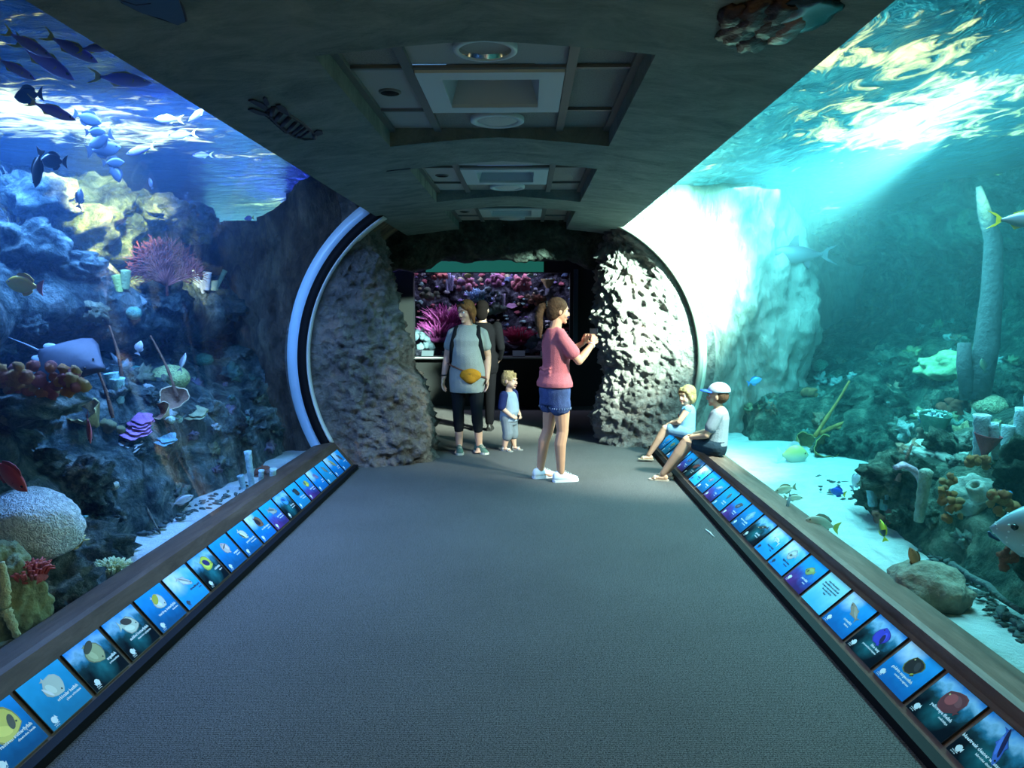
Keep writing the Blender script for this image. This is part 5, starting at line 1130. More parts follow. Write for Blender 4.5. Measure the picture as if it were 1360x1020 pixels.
def hand(bm, w, d, n, thumb, s=1., curl=.35, spread=0.):
    """w wrist, d finger direction, n palm normal, thumb: +1/-1 side along d x n"""
    w = V(w); d = V(d).normalized(); n = V(n); n = (n - d*n.dot(d)).normalized(); t = d.cross(n)*thumb
    M = Matrix((d, t, n)).transposed()
    ball(bm, w+d*.045*s, (.052*s, .038*s, .016*s), 2, rot=M); ball(bm, w+d*.01*s, (.03*s, .027*s, .018*s), 2, rot=M)
    for i, (o, L) in enumerate(((.028, .070), (.0095, .079), (-.0095, .073), (-.028, .056))):
        p = w + d*(.082-.004*abs(i-1))*s + t*o*s; dd = (d + t*o*spread*8).normalized(); pts = [p-d*.012*s]; pts.append(p); a = 0
        for f in (.44, .32, .26):
            a += curl*(1+.15*i); v = dd*cos(a)+n*sin(a); p = p + v*L*f*s; pts.append(p)
        tube(bm, pts, [.0098*s, .0098*s, .0088*s, .0080*s, .0066*s], 8); ball(bm, pts[-1], .0068*s, 1)
    p = w + d*.022*s + t*.030*s; v = (d*.62+t*.72+n*.35).normalized(); pts = [p-v*.01*s, p, p+v*.030*s, p+v*.030*s+(d*.9+t*.25+n*.4).normalized()*.026*s]
    tube(bm, pts, [.012*s, .012*s, .0105*s, .008*s], 8); ball(bm, pts[-1], .008*s, 1)
def head_axes(f, up=(0, 0, 1)):
    f = V(f).normalized(); u = V(up); u = (u-f*u.dot(f)).normalized(); s = f.cross(u); return s, f, u
def head(bm, c, f, up=(0, 0, 1), k=1., child=False):
    s, f, u = head_axes(f, up); M = Matrix((s, f, u)).transposed(); c = V(c)
    P = lambda x, y, z: c + (s*x + f*y + u*z)*k
    b = lambda p, r, sub=3: ball(bm, P(*p), tuple(q*k for q in r), sub, rot=M)
    b((0, -.008, .028), (.076, .096, .088)); b((0, .022, -.028), (.060, .068, .075))
    if child: b((0, .035, -.060), (.046, .045, .038)); b((.034, .05, -.045), (.028, .03, .028)); b((-.034, .05, -.045), (.028, .03, .028))
    else: b((0, .040, -.070), (.040, .045, .036)); b((.036, .050, -.030), (.026, .03, .03)); b((-.036, .050, -.030), (.026, .03, .03))
    b((0, .072, -.094 if not child else -.085), (.020, .018, .016), 2); b((0, .082, .028), (.045, .012, .012), 2)
    b((0, .100, -.016), (.010, .012, .022), 2); b((0, .102, -.030), (.012, .013, .010), 2)
    for q in (-1, 1): b((q*.076, -.004, -.006), (.009, .020, .030), 2); b((q*.012, .098, -.032), (.008, .010, .008), 2)
    return P, M
def face(o, P, M, k, lip, brow, closed=False):
    for q in (-1, 1):
        bm = BM(); ball(bm, P(q*.031, .0685, .006), .0125*k, 2); e = link('eye', bm, mat('eye_white', (.75, .73, .70), .2), o)
        bm = BM(); ball(bm, P(q*.031, .0775, .006), (.0058*k,)*3, 2); link('iris', bm, mat('iris', (.04, .03, .02), .1), e)
        bm = BM(); tube(bm, [P(q*.014, .094, .026), P(q*.032, .092, .031), P(q*.050, .080, .026)], [.003*k, .004*k, .002*k], 6); link('eyebrow', bm, brow, o)
    bm = BM(); ball(bm, P(0, .090, -.058), (.021*k, .007*k, .0045*k), 2, rot=M); ball(bm, P(0, .089, -.065), (.017*k, .007*k, .005*k), 2, rot=M); link('lips', bm, lip, o)
def shoe(o, ank, d, s, c_up, c_sole, name='shoe', style='sneaker', strap=None):
    """d toe direction (horizontal); ankle position; builds sole, upper (and straps)"""
    d = V((d[0], d[1], 0)).normalized(); r = V((d.y, -d.x, 0)); a = V((ank[0], ank[1], 0)); z0 = ank[2]
    def ring(y, w, zb, zt): return [a + d*y*s + r*cos(t)*w*s + V((0, 0, zb*s + (zt-zb)*s*(.5+.5*sin(t)))) for t in (2*pi*i/14 for i in range(14))]
    out = [(-.075, .022), (-.062, .034), (-.02, .038), (.05, .040), (.10, .046), (.14, .040), (.165, .022)]
    bm = BM(); lo = [a + d*y*s + r*w*s for y, w in out] + [a + d*y*s - r*w*s for y, w in out[::-1]]
    zb = z0 - .085*s
    loft(bm, [[V((p.x, p.y, zb)) for p in lo], [V((p.x, p.y, zb+(.022 if style == 'sneaker' else .014)*s)) for p in lo]]); bmesh.ops.recalc_face_normals(bm, faces=bm.faces)
    sh = link(name, bm, c_sole, o, False)
    zb += .02*s
    if style == 'sneaker':
        bm = BM(); R = lambda y, w, h: [V((a+d*y*s+r*cos(t)*w*s).to_tuple()[:2] + (zb + max(0, sin(t))*h*s - .004*s,)) for t in (2*pi*i/16 for i in range(16))]
        loft(bm, [R(-.074, .018, .055), R(-.06, .033, .075), R(-.02, .036, .088), (R(.03, .037, .075)), R(.08, .042, .052), R(.13, .038, .036), R(.160, .020, .024)]); bmesh.ops.recalc_face_normals(bm, faces=bm.faces)
        link('upper', bm, c_up, sh)
        for i in range(3):
            y = .045+.025*i; bm = BM(); tube(bm, [a+d*y*s-r*.02*s+V((0, 0, zb+(.068-.010*i)*s)), a+d*y*s+V((0, 0, zb+(.075-.012*i)*s)), a+d*y*s+r*.02*s+V((0, 0, zb+(.068-.010*i)*s))], .0035*s, 6); link('lace', bm, strap or c_sole, sh)
    else:
        for y, w, h in ((.09, .044, .040),) + (((-.01, .040, .085),) if style == 'sandal' else ()):
            bm = BM(); tube(bm, [a+d*y*s+r*cos(t)*w*s+V((0, 0, zb-.006*s+sin(t)*h*s)) for t in (pi*i/8 for i in range(9))], .008*s, 6); link('strap', bm, strap or c_up, sh)
        if style == 'flipflop':
            for q in (-1, 1): bm = BM(); tube(bm, [a+d*.12*s+V((0, 0, zb+.02*s)), a+d*.06*s+r*q*.034*s+V((0, 0, zb+.02*s))], .006*s, 6); link('strap', bm, strap or c_up, sh)
def foot(bm, ank, d, s, z=0.):
    d = V((d[0], d[1], 0)).normalized(); a = V(ank); M = Matrix((V((d.y, -d.x, 0)), d, V((0, 0, 1)))).transposed()
    ball(bm, a + d*.03*s + V((0, 0, -.052*s)), (.032*s, .085*s, .026*s), 3, rot=M); ball(bm, a - d*.03*s + V((0, 0, -.045*s)), (.028*s, .035*s, .036*s), 2, rot=M); ball(bm, a + d*.085*s + V((0, 0, -.062*s)), (.040*s, .045*s, .017*s), 2, rot=M)
    r = V((d.y, -d.x, 0))
    for i in range(5): ball(bm, a + d*(.128-.008*abs(i-1))*s + r*(.028-.014*i)*s + V((0, 0, -.066*s)), (.008*s, .016*s, .009*s), 1, rot=M)
def person(loc, fwd, label, scale=1.):
    o = empty('person', loc, label, 'person'); o.rotation_euler = (0, 0, atan2(fwd[1], fwd[0]) - pi/2); o.scale = (scale,)*3
    return o
BROWN_HAIR = mat('brown_hair', (.10, .050, .028), .8, spec=.1, bump=.6, bscale=60, var=.5, vscale=20)
RED_HAIR = mat('auburn_hair', (.26, .10, .035), .8, spec=.1, bump=.6, bscale=60, var=.45, vscale=20)
BLOND = mat('blond_hair', (.46, .30, .14), .8, spec=.1, bump=.6, bscale=60, var=.35, vscale=20)
LIP = mat('lips', (.50, .20, .18), .4)
BAND = mat('black_band', (.01, .01, .01), .5)
def hair(o, bm, m, vox=.008, it=2): return remesh('hair', bm, vox, m, o, it)
# body ring tables (unit: metres for a 1.64 m woman)
WOMAN = [(0, 0, .74, .150, .105), (0, -.008, .82, .172, .122), (0, -.010, .90, .168, .122), (0, 0, .99, .140, .102), (0, .003, 1.07, .134, .100), (0, .008, 1.16, .142, .110), (0, .012, 1.23, .152, .118), (0, .004, 1.29, .150, .100), (0, -.004, 1.345, .108, .078), (0, -.008, 1.385, .066, .058)]
# ---------------- woman in pink (seen from behind, photographing)
def woman_pink():
    base = PZ(737, 637, 0); o = person(base, (.93, .36), 'woman in pink t-shirt and denim shorts, seen from behind, holding up a phone')
    hx = [(.088, -.01, .84), (-.088, -.01, .84)]; kn = [(.085, .035, .46), (-.090, -.03, .46)]; an = [(.085, .02, .085), (-.11, -.10, .085)]
    sh = [(.158, -.005, 1.300), (-.158, -.005, 1.300)]; el = [(.215, .13, 1.10), (-.215, .12, 1.10)]; wr = [(.11, .315, 1.245), (-.06, .300, 1.245)]
    bm = BM(); torso(bm, WOMAN)
    for h, k, a in zip(hx, kn, an):
        limb(bm, [h, mid(h, k, .5, (0, .012, 0)), k, mid(k, a, .32, (0, -.018, 0)), a], [.088, .074, .053, .054, .034]); foot(bm, a, (.1, 1), 1.)
    for s, e, w in zip(sh, el, wr): limb(bm, [s, mid(s, e, .5), e, mid(e, w, .35), w], [.050, .044, .036, .037, .024])
    hand(bm, wr[0], (-.30, .35, .85), (-.7, -.2, -.3), -1, .95, .55); hand(bm, wr[1], (.30, .35, .85), (.7, -.2, -.3), 1, .95, .55)
    limb(bm, [(0, -.012, 1.36), (0, .012, 1.47)], [.056, .050]); P, M = head(bm, (0, .022, 1.535), (.10, 1, -.06), k=.98)
    remesh('body', bm, .0055, skin_m('skin_tan', (.66, .32, .19)), o, 3); face(o, P, M, .98, LIP, BROWN_HAIR)
    bm = BM(); torso(bm, [(0, -.008, .86, .186, .140), (0, -.010, .90, .186, .142)] + [(a, b, c, d, e) for a, b, c, d, e in WOMAN if c > .95], .016)
    for s, e in zip(sh, el): limb(bm, [V((s[0]*.32, -.012, 1.372)), V(s)+V((0, 0, .0)), mid(s, e, .30), mid(s, e, .62)], [.030, .056, .060, .066])
    for i, z in enumerate((.93, .955, .985, 1.02)): tube(bm, [(-.12, -.105, z), (-.05, -.128, z+.012*(i % 2)), (.04, -.128, z-.01), (.11, -.10, z+.015)], .010, 6)
    remesh('t_shirt', bm, .009, cloth('pink_shirt', (.56, .15, .17)), o, 3)
    bm = BM(); torso(bm, [(0, -.004, .70, .172, .128), (0, -.006, .76, .178, .130), (0, -.008, .82, .184, .136), (0, -.010, .90, .176, .130)])
    for h, k in zip(hx, kn): limb(bm, [h, mid(h, k, .40)], [.096, .099])
    remesh('shorts', bm, .009, cloth('denim', (.075, .105, .24), .35), o, 2)
    bm = BM()
    for h, k in zip(hx, kn):
        c = mid(h, k, .42)
        for i in range(26): a = 2*pi*i/26; tube(bm, [c+V((cos(a)*.098, sin(a)*.098, .0)), c+V((cos(a)*.099, sin(a)*.099, -.012-.008*rnd.random()))], [.003, .002], 4)
    tag(link('frayed_hem', bm, cloth('denim_fray', (.30, .38, .55)), o), kind='stuff')
    SW_ = mat('white_shoe', (.80, .82, .82), .5)
    for a, d in zip(an, ((.12, 1), (-.05, 1))): shoe(o, a, d, 1., SW_, mat('white_sole', (.85, .85, .85), .4))
    bm = BM()
    ball(bm, P(0, -.018, .042), (.083, .100, .088), 3, rot=M); ball(bm, P(0, -.05, .0), (.080, .068, .090), 3, rot=M); ball(bm, P(.05, -.01, .015), (.034, .05, .06), 2, rot=M); ball(bm, P(-.05, -.01, .015), (.034, .05, .06), 2, rot=M)
    limb(bm, [P(0, -.115, .055), P(-.01, -.165, .03), P(-.01, -.18, -.06), P(-.012, -.165, -.16), P(-.012, -.150, -.25)], [.026, .034, .040, .032, .010]); hair(o, bm, BROWN_HAIR)
    bm = BM(); tube(bm, [P(cos(a)*.03-.002, -.122, .055+sin(a)*.03) for a in (2*pi*i/12 for i in range(13))], .007, 6); link('hair_tie', bm, BAND, o)
    bm = BM(); w = V(wr[0]); d = (w-V(el[0])).normalized(); u, v = frame(d); tube(bm, [w-d*.02+u*cos(a)*.028+v*sin(a)*.028 for a in (2*pi*i/14 for i in range(15))], .005, 6); link('bracelet', bm, mat('pale_band', (.7, .72, .75), .4), o)
    return o
o = woman_pink()
bpy.context.view_layer.update()
M0 = o.matrix_world
ph = empty('phone', M0 @ V((.025, .365, 1.345)), 'dark phone held sideways in both hands by the woman in pink', 'phone'); ph.rotation_euler = o.rotation_euler
bm = BM(); box(bm, (0, 0, 0), (.15, .009, .074)); bmesh.ops.bevel(bm, geom=bm.edges[:], offset=.003, segments=2, affect='EDGES'); link('case', bm, mat('phone_black', (.015, .015, .018), .3), ph)
bm = BM(); box(bm, (0, -.0052, 0), (.138, .001, .066)); link('screen', bm, mat('phone_screen', (.06, .07, .08), .15, em=.10), ph, False)
for i in range(2): bm = BM(); lathe(bm, [(.008, 0), (.008, .003), (.005, .0035), (.0005, .003)], 12); q = link('lens', bm, BLACK, ph); q.rotation_euler = (-pi/2, 0, 0); q.location = (-.055, .0045, .015-.025*i)

# ---------------- woman in grey with mustard waist bag
def woman_grey():
    base = PZ(622, 601, 0); o = person(base, (-.06, -1.), 'woman in grey t-shirt and black leggings with mustard waist bag, looking aside')
    hx = [(.092, 0, .84), (-.092, 0, .84)]; kn = [(.105, .02, .46), (-.10, .05, .46)]; an = [(.10, .0, .085), (-.115, -.03, .085)]
    sh = [(.165, -.005, 1.295), (-.165, -.005, 1.295)]; el = [(.228, -.03, 1.05), (-.212, -.03, 1.05)]; wr = [(.258, .035, .82), (-.215, .04, .82)]
    T = [(0, 0, .74, .165, .115), (0, -.005, .82, .188, .135), (0, -.004, .90, .184, .138), (0, .022, .99, .154, .134), (0, .026, 1.07, .146, .134), (0, .016, 1.16, .160, .128), (0, .016, 1.23, .168, .130), (0, .004, 1.29, .158, .106), (0, -.004, 1.345, .112, .080), (0, -.008, 1.385, .068, .058)]
    bm = BM(); torso(bm, T)
    for h, k, a in zip(hx, kn, an): limb(bm, [h, mid(h, k, .5, (0, .012, 0)), k, mid(k, a, .32, (0, -.018, 0)), a], [.094, .078, .056, .056, .036]); foot(bm, a, (0, 1), 1.)
    for s, e, w in zip(sh, el, wr): limb(bm, [s, mid(s, e, .5), e, mid(e, w, .35), w], [.054, .048, .040, .040, .026])
    hand(bm, wr[0], (.08, .12, -1), (-1, .25, 0), 1, 1., .28); hand(bm, wr[1], (-.05, .12, -1), (1, .25, 0), -1, 1., .28)
    limb(bm, [(0, -.012, 1.36), (.004, .012, 1.47)], [.058, .052]); P, M = head(bm, (.010, .022, 1.53), (.62, .78, -.22), k=1.)
    remesh('body', bm, .0055, skin_m('skin_fair', (.62, .34, .23)), o, 3); face(o, P, M, 1., LIP, RED_HAIR)
    bm = BM(); torso(bm, [(0, -.002, .665, .180, .140), (0, -.002, .72, .185, .145), (0, -.004, .80, .190, .150)] + [r for r in T if r[2] > .85], .016)
    for s, e in zip(sh, el): limb(bm, [V((s[0]*.34, -.012, 1.372)), s, mid(s, e, .28), mid(s, e, .55)], [.030, .057, .060, .066])
    remesh('t_shirt', bm, .009, cloth('grey_shirt', (.28, .30, .28), .10), o, 3)
    bm = BM(); torso(bm, [(0, 0, .70, .16, .115), (0, -.005, .82, .19, .137), (0, -.004, .88, .187, .140)])
    for h, k, a in zip(hx, kn, an): limb(bm, [h, mid(h, k, .5, (0, .012, 0)), k, mid(k, a, .34, (0, -.018, 0)), mid(k, a, .55, (0, -.008, 0))], [.100, .084, .062, .061, .052])
    remesh('leggings', bm, .009, cloth('black_leggings', (.014, .015, .017)), o, 3)
    G = cloth('green_shoe', (.10, .17, .13))
    for a, d in zip(an, ((-.20, 1), (-.75, 1))): shoe(o, a, d, 1.02, G, mat('cream_sole', (.55, .52, .44), .6))
    bm = BM(); ball(bm, P(0, -.016, .042), (.084, .098, .088), 3, rot=M); ball(bm, P(0, -.05, -.01), (.080, .066, .095), 3, rot=M)
    for q in (-1, 1): limb(bm, [P(q*.045, .05, .075), P(q*.078, .02, .03), P(q*.083, -.005, -.05), P(q*.078, -.015, -.12)], [.022, .026, .027, .014])
    limb(bm, [P(-.03, .07, .09), P(-.06, .06, .05)], [.022, .02]); hair(o, bm, RED_HAIR)
    bm = BM()
    for q in (-1, 1): ball(bm, P(q*.033, .068, .108), (.030, .014, .020), 2, rot=M)
    tube(bm, [P(-.03, .075, .112), P(.03, .075, .112)], .004, 6); link('sunglasses', bm, mat('dark_lens', (.01, .01, .012), .15), o)
    # waist bag
    bag = cloth('mustard_bag', (.48, .21, .02), .15)
    bm = BM(); ball(bm, (-.05, .158, .86), (.115, .045, .072), 3, .10, 3); ball(bm, (-.05, .165, .83), (.075, .045, .06), 3); w = remesh('waist_bag', bm, .008, bag, o, 2)
    bm = BM(); tube(bm, [(-.14, .168, .885), (-.05, .202, .878), (.04, .17, .885)], .005, 6); link('zip', bm, mat('zip', (.20, .12, .03), .4), w)
    bm = BM(); pts = []
    for i in range(25): a = 2*pi*i/24; pts.append(V((cos(a)*.212, sin(a)*.162-.003, .90+.075*cos(a))))
    tube(bm, pts, .014, 6, flat=.4); link('strap', bm, cloth('bag_strap', (.16, .07, .05)), w)
    # wrist band
    bm = BM(); c = V(wr[0])+V((0, -.004, .03)); tube(bm, [c+V((cos(a)*.031, sin(a)*.031, 0)) for a in (2*pi*i/14 for i in range(15))], .007, 6); link('wrist_band', bm, BAND, o)
    return o, sh
o, _ = woman_grey()
bpy.context.view_layer.update(); M0 = o.matrix_world
bp_ = empty('backpack', M0 @ V((.0, -.02, 1.15)), 'black backpack on the back of the woman in grey', 'backpack'); bp_.rotation_euler = o.rotation_euler
BPM = cloth('black_nylon', (.012, .013, .015))
bm = BM(); ball(bm, (0.04, -.20, -.06), (.20, .10, .24), 3); ball(bm, (.06, -.26, -.14), (.13, .06, .13), 3); remesh('bag_body', bm, .012, BPM, bp_, 3)
for q in (-1, 1):
    bm = BM(); tube(bm, [(q*.10, -.12, .18), (q*.105, -.06, .228), (q*.115, .03, .222), (q*.128, .118, .14), (q*.155, .128, .02), (q*.172, .06, -.12), (q*.165, -.10, -.2)], .024, 8, flat=.35); link('shoulder_strap', bm, BPM, bp_)

# ---------------- dark visitor behind
def dark_visitor():
    base = PY(641, 560, 9.35); base.z = 0; o = person(base, (.1, 1.), 'dark clothed visitor standing behind the woman in grey, facing the far window')
    bm = BM(); torso(bm, [(a, b, c, d*1.12, e*1.1) for a, b, c, d, e in WOMAN])
    for q in (-1, 1): limb(bm, [(q*.09, 0, .84), (q*.09, .02, .46), (q*.09, 0, .085)], [.09, .06, .036]); foot(bm, (q*.09, 0, .085), (0, 1), 1.); limb(bm, [(q*.19, 0, 1.335), (q*.24, -.02, 1.07), (q*.2, .14, .92)], [.052, .04, .026]); hand(bm, (q*.2, .14, .92), (-q*.3, .8, -.2), (-q*.5, 0, -1), q, 1., .3)
    limb(bm, [(0, -.01, 1.36), (0, .01, 1.47)], [.058, .052]); P, M = head(bm, (0, .02, 1.54), (.1, 1, 0)); remesh('body', bm, .008, skin_m('skin_dark', (.20, .12, .09)), o, 2); face(o, P, M, 1., LIP, BAND)
    bm = BM(); torso(bm, [(a, b, c, d*1.12, e*1.1) for a, b, c, d, e in WOMAN], .02)
    for q in (-1, 1): limb(bm, [(q*.19, 0, 1.335), (q*.24, -.02, 1.07), (q*.205, .12, .935)], [.066, .056, .042])
    remesh('jacket', bm, .012, cloth('black_jacket', (.003, .003, .004)), o, 3)
    bm = BM(); torso(bm, [(0, 0, .76, .19, .135), (0, 0, .88, .20, .145)])
    for q in (-1, 1): limb(bm, [(q*.09, 0, .84), (q*.09, .02, .46), (q*.09, 0, .11)], [.10, .072, .055])
    remesh('trousers', bm, .012, cloth('black_trousers', (.003, .003, .004)), o, 2)
    for q in (-1, 1): shoe(o, (q*.09, 0, .085), (0, 1), 1., BAND, BAND)
    bm = BM(); ball(bm, P(0, -.016, .042), (.085, .100, .090), 3, rot=M); ball(bm, P(0, -.05, -.03), (.085, .068, .11), 3, rot=M); hair(o, bm, mat('black_hair', (.004, .003, .003), .9, spec=.02))
dark_visitor()

# ---------------- toddler
def toddler():
    base = PZ(676, 598, 0); o = person(base, (.86, -.50), 'blond toddler in navy sleeved shirt and grey shorts, looking right')
    hx = [(.055, 0, .36), (-.055, 0, .36)]; kn = [(.055, .02, .20), (-.055, .02, .20)]; an = [(.058, -.02, .055), (-.06, .03, .055)]
    sh = [(.105, 0, .625), (-.105, 0, .625)]; el = [(.135, -.01, .49), (-.13, .0, .49)]; wr = [(.09, .085, .40), (-.06, .10, .40)]
    T = [(0, -.005, .32, .085, .075), (0, -.006, .38, .098, .085), (0, .010, .44, .098, .092), (0, .012, .50, .096, .086), (0, .004, .57, .100, .078), (0, 0, .625, .092, .062), (0, 0, .655, .05, .045)]
    bm = BM(); torso(bm, T)
    for h, k, a in zip(hx, kn, an): limb(bm, [h, k, mid(k, a, .4, (0, -.008, 0)), a], [.058, .042, .040, .026]); foot(bm, a, (0, 1), .62)
    for s, e, w in zip(sh, el, wr): limb(bm, [s, e, w], [.036, .028, .020])
    hand(bm, wr[0], (-.5, .8, -.3), (-.6, -.2, -.6), 1, .58, .5); hand(bm, wr[1], (.5, .6, -.3), (.6, -.2, -.6), -1, .58, .5)
    limb(bm, [(0, 0, .63), (0, .004, .70)], [.040, .036]); P, M = head(bm, (0, .008, .775), (-.05, 1, -.03), k=.86, child=True)
    remesh('body', bm, .0045, skin_m('skin_child', (.70, .40, .28)), o, 3); face(o, P, M, .86, LIP, BLOND)
    bm = BM(); torso(bm, [(0, .004, .335, .104, .092)] + T[1:], .010); remesh('shirt', bm, .006, cloth('pale_grey_shirt', (.36, .42, .50)), o, 2)
    bm = BM()
    for s, e in zip(sh, el): limb(bm, [V(s)*.93+V((0, 0, .045)), s, mid(s, e, .5), mid(s, e, .95)], [.040, .048, .046, .044])
    remesh('raglan_sleeves', bm, .006, cloth('navy_sleeve', (.022, .03, .11)), o, 2)
    bm = BM(); torso(bm, [(0, 0, .29, .098, .088), (0, 0, .36, .102, .090)])
    for h, k, a in zip(hx, kn, an): limb(bm, [h, k, mid(k, a, .25)], [.066, .058, .056])
    remesh('shorts', bm, .007, cloth('grey_shorts', (.22, .24, .27)), o, 2)
    for a, d in zip(an, ((.1, 1), (-.1, 1))): shoe(o, a, d, .64, mat('grey_strap', (.42, .43, .42), .6), mat('sandal_sole', (.30, .29, .27), .7), 'sandal', 'sandal')
    bm = BM(); ball(bm, P(0, -.014, .042), (.073, .088, .078), 3, .06, 6, rot=M); ball(bm, P(0, -.045, .0), (.068, .056, .066), 3, .06, 6, rot=M); limb(bm, [P(-.03, .06, .085), P(.02, .075, .078)], [.018, .016])
    for i in range(8): a = i*.8; limb(bm, [P(cos(a)*.04, sin(a)*.05-.02, .115), P(cos(a)*.055, sin(a)*.07-.02, .122)], [.012, .006])
    hair(o, bm, BLOND, .006)
toddler()

# ---------------- seated children
def seated(loc, fwd, label, k, cfg):
    o = person(loc, fwd, label)
    hipz = cfg['hipz']; hx = [(.06*k, 0, hipz), (-.06*k, 0, hipz)]; kn, an = cfg['kn'], cfg['an']
    lean = cfg['lean']; L = cfg['torso']
    tr = lambda t: (cfg.get('side', 0)*t, lean*t, hipz + L*t)
    T = [(tr(t)[0], tr(t)[1], tr(t)[2], rx*k, ry*k) for t, rx, ry in ((-.18, .09, .085), (.05, .108, .095), (.25, .100, .090), (.5, .100, .085), (.75, .110, .082), (.92, .105, .066), (1.02, .05, .046))]
    S = V(tr(.90)); sh = [S+V((.118*k, 0, 0)), S+V((-.118*k, 0, 0))]; el, wr = cfg['el'], cfg['wr']
    bm = BM(); torso(bm, T)
    for h, q, a in zip(hx, kn, an): limb(bm, [h, mid(h, q, .5), q, mid(q, a, .35, (0, 0, -.006)), a], [.066*k, .060*k, .046*k, .046*k, .028*k]); foot(bm, a, cfg['toe'], .75*k)
    for s, e, w in zip(sh, el, wr): limb(bm, [s, mid(s, e, .5), e, w], [.040*k, .036*k, .031*k, .022*k])
    for w, hd_, nn, th in zip(wr, cfg['hd'], cfg['hn'], (1, -1)): hand(bm, w, hd_, nn, th, .66*k, .35)
    nk = V(tr(1.0)); hc = nk + V(cfg['head']); limb(bm, [nk-V((0, 0, .02)), hc-V((0, 0, .06*k))], [.042*k, .038*k]); P, M = head(bm, hc, cfg['face'], k=.86*cfg['hk'], child=True)
    remesh('body', bm, .0045, cfg['skin'], o, 3); face(o, P, M, .86*cfg['hk'], LIP, BLOND)
    bm = BM(); torso(bm, T[0:1]+T[1:], .011*k)
    if cfg['sleeve']:
        for s, e in zip(sh, el): limb(bm, [s, mid(s, e, .4), mid(s, e, cfg['sleeve'])], [.052*k, .054*k, .054*k])
    else:
        for s in sh: ball(bm, s+V((0, 0, .006)), .046*k, 2)
    remesh('shirt', bm, .006, cfg['shirt'], o, 2)
    bm = BM(); torso(bm, [(0, 0, hipz-.075*k, .10*k, .09*k), (0, 0, hipz-.02, .118*k, .104*k), (0, lean*.15, hipz+.06*k, .116*k, .104*k)])
    for h, q in zip(hx, kn): limb(bm, [h, mid(h, q, .45), mid(h, q, cfg['short'])], [.078*k, .074*k, .070*k])
    remesh('shorts', bm, .007, cfg['shorts'], o, 2)
    for a in an: shoe(o, a, cfg['toe'], .76*k, cfg['strap'], cfg['sole'], 'sandal', cfg['style'])
    return o, P, M, T, tr
def girl():
    fy = V((-.96, .28, 0)).normalized(); loc = V((1.62, 7.36, 0))
    o, P, M, T, tr = seated(loc, fy, 'small blond girl in light blue top sitting on the right sill by the rock pillar', .86, dict(
        hipz=.335, lean=-.02, torso=.25, kn=[(.065, .19, .335), (-.05, .20, .355)], an=[(.075, .375, .055), (-.03, .36, .075)], toe=(-.1, 1),
        el=[(.135, .04, .44), (-.125, .06, .44)], wr=[(.05, .15, .40), (-.02, .16, .395)], hd=[(-.6, .7, -.1), (.6, .6, -.1)], hn=[(-.3, -.2, -1), (.3, -.2, -1)],
        head=(0, .015, .105), face=(-.72, .68, -.05), hk=1., skin=skin_m('skin_girl', (.72, .40, .28)), sleeve=0, short=.72, style='flipflop',
        shirt=cloth('light_blue_top', (.24, .46, .70)), shorts=cloth('denim_light', (.20, .32, .46)), strap=mat('tan_strap', (.6, .45, .32), .6), sole=mat('flipflop_sole', (.42, .33, .25), .7)))
    bm = BM(); k = .86
    ball(bm, P(0, -.016, .042), (.074, .088, .078), 3, .05, 6, rot=M); ball(bm, P(0, -.045, -.015), (.073, .056, .085), 3, .05, 6, rot=M)
    for q in (-1, 1): limb(bm, [P(q*.03, .065, .085), P(q*.068, .045, .04), P(q*.078, .01, -.03), P(q*.072, -.01, -.075)], [.018, .020, .022, .012])
    limb(bm, [P(-.04, .078, .066), P(.04, .078, .066)], [.012, .012]); hair(o, bm, BLOND, .006)
    bm = BM(); ball(bm, (0, tr(.6)[1]+.088, tr(.6)[2]), (.022, .006, .024), 2); link('chest_motif', bm, mat('motif_red', (.55, .2, .22), .6), o)
girl()
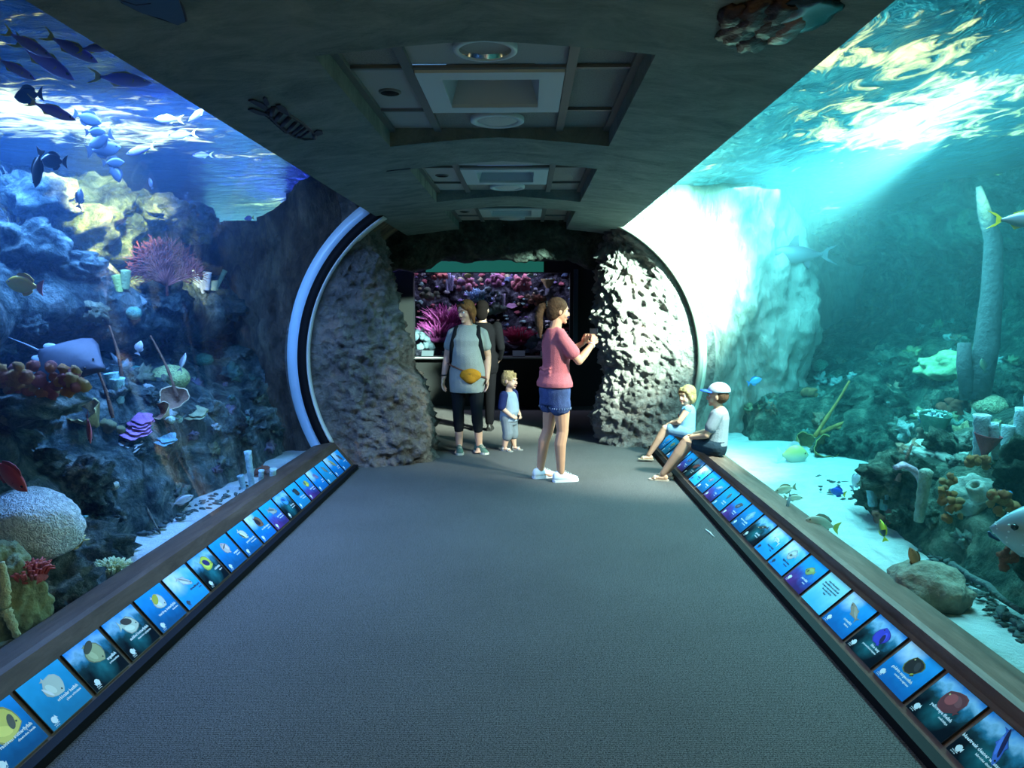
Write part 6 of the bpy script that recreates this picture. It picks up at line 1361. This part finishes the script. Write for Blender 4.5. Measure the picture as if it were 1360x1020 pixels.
def boy():
    fy = V((-.93, .36, 0)).normalized(); loc = V((1.690, 6.48, 0))
    o, P, M, T, tr = seated(loc, fy, 'boy in blue cap and grey t-shirt sitting with his back to the right tank', 1., dict(
        hipz=.345, lean=-.03, torso=.33, kn=[(.06, .22, .36), (-.06, .24, .385)], an=[(.075, .43, .065), (-.05, .45, .065)], toe=(-.05, 1),
        el=[(.150, .05, .46), (-.145, .06, .46)], wr=[(.085, .20, .42), (-.08, .20, .42)], hd=[(-.3, 1, -.1), (.3, 1, -.1)], hn=[(-.2, 0, -1), (.2, 0, -1)],
        head=(0, .02, .115), face=(.06, 1, -.02), hk=1.04, skin=skin_m('skin_boy', (.60, .33, .21)), sleeve=.62, short=.62, style='flipflop',
        shirt=cloth('light_grey_shirt', (.24, .27, .30)), shorts=cloth('dark_shorts', (.02, .035, .05)), strap=mat('tan_strap', (.6, .45, .32), .6), sole=mat('flipflop_sole', (.42, .33, .25), .7)))
    bm = BM(); k = 1.04; ball(bm, P(0, -.03, .005), (.074, .070, .070), 3, rot=M); hair(o, bm, BROWN_HAIR, .006)
    bm = BM(); ball(bm, (0, tr(.55)[1]+.086, tr(.55)[2]), (.055, .010, .03), 2); link('shirt_print', bm, mat('print_dark_red', (.12, .03, .04), .6), o)
    bpy.context.view_layer.update(); mw = o.matrix_world
    cp = empty('baseball_cap', mw @ P(0, 0, .05), 'pale grey baseball cap with bright blue visor on the boy', 'cap'); q = cp.location
    im = mw.to_3x3(); c0 = P(0, 0, .05)
    bm = BM(); ball(bm, P(0, -.012, .050), (.084, .100, .082), 3, flatten=.10, rot=M); cr_ = bm
    for v in cr_.verts: v.co = im @ (v.co-c0)
    link('crown', cr_, cloth('cap_grey', (.44, .48, .54)), cp)
    bm = BM(); rings = []
    for i in range(9):
        a = lerp(-1.15, 1.15, i/8); r0, r1 = .078, .078+.085*cos(a*1.1)
        rings.append([P(sin(a)*r0, cos(a)*(r0+.012), .052+.012*cos(a*1.2)), P(sin(a)*r1*.93, cos(a)*(r1+.012), .040+.022*cos(a*1.3)), P(sin(a)*r1*.93, cos(a)*(r1+.012), .034+.022*cos(a*1.3)), P(sin(a)*r0, cos(a)*(r0+.012), .044+.012*cos(a*1.2))])
    loft(bm, rings); bmesh.ops.recalc_face_normals(bm, faces=bm.faces)
    for v in bm.verts: v.co = im @ (v.co-c0)
    link('visor', bm, cloth('cap_blue', (.03, .10, .55)), cp)
    bm = BM(); ball(bm, P(0, -.012, .134), .008, 2)
    for v in bm.verts: v.co = im @ (v.co-c0)
    link('button', bm, cloth('cap_blue', (.03, .10, .55)), cp)
boy()
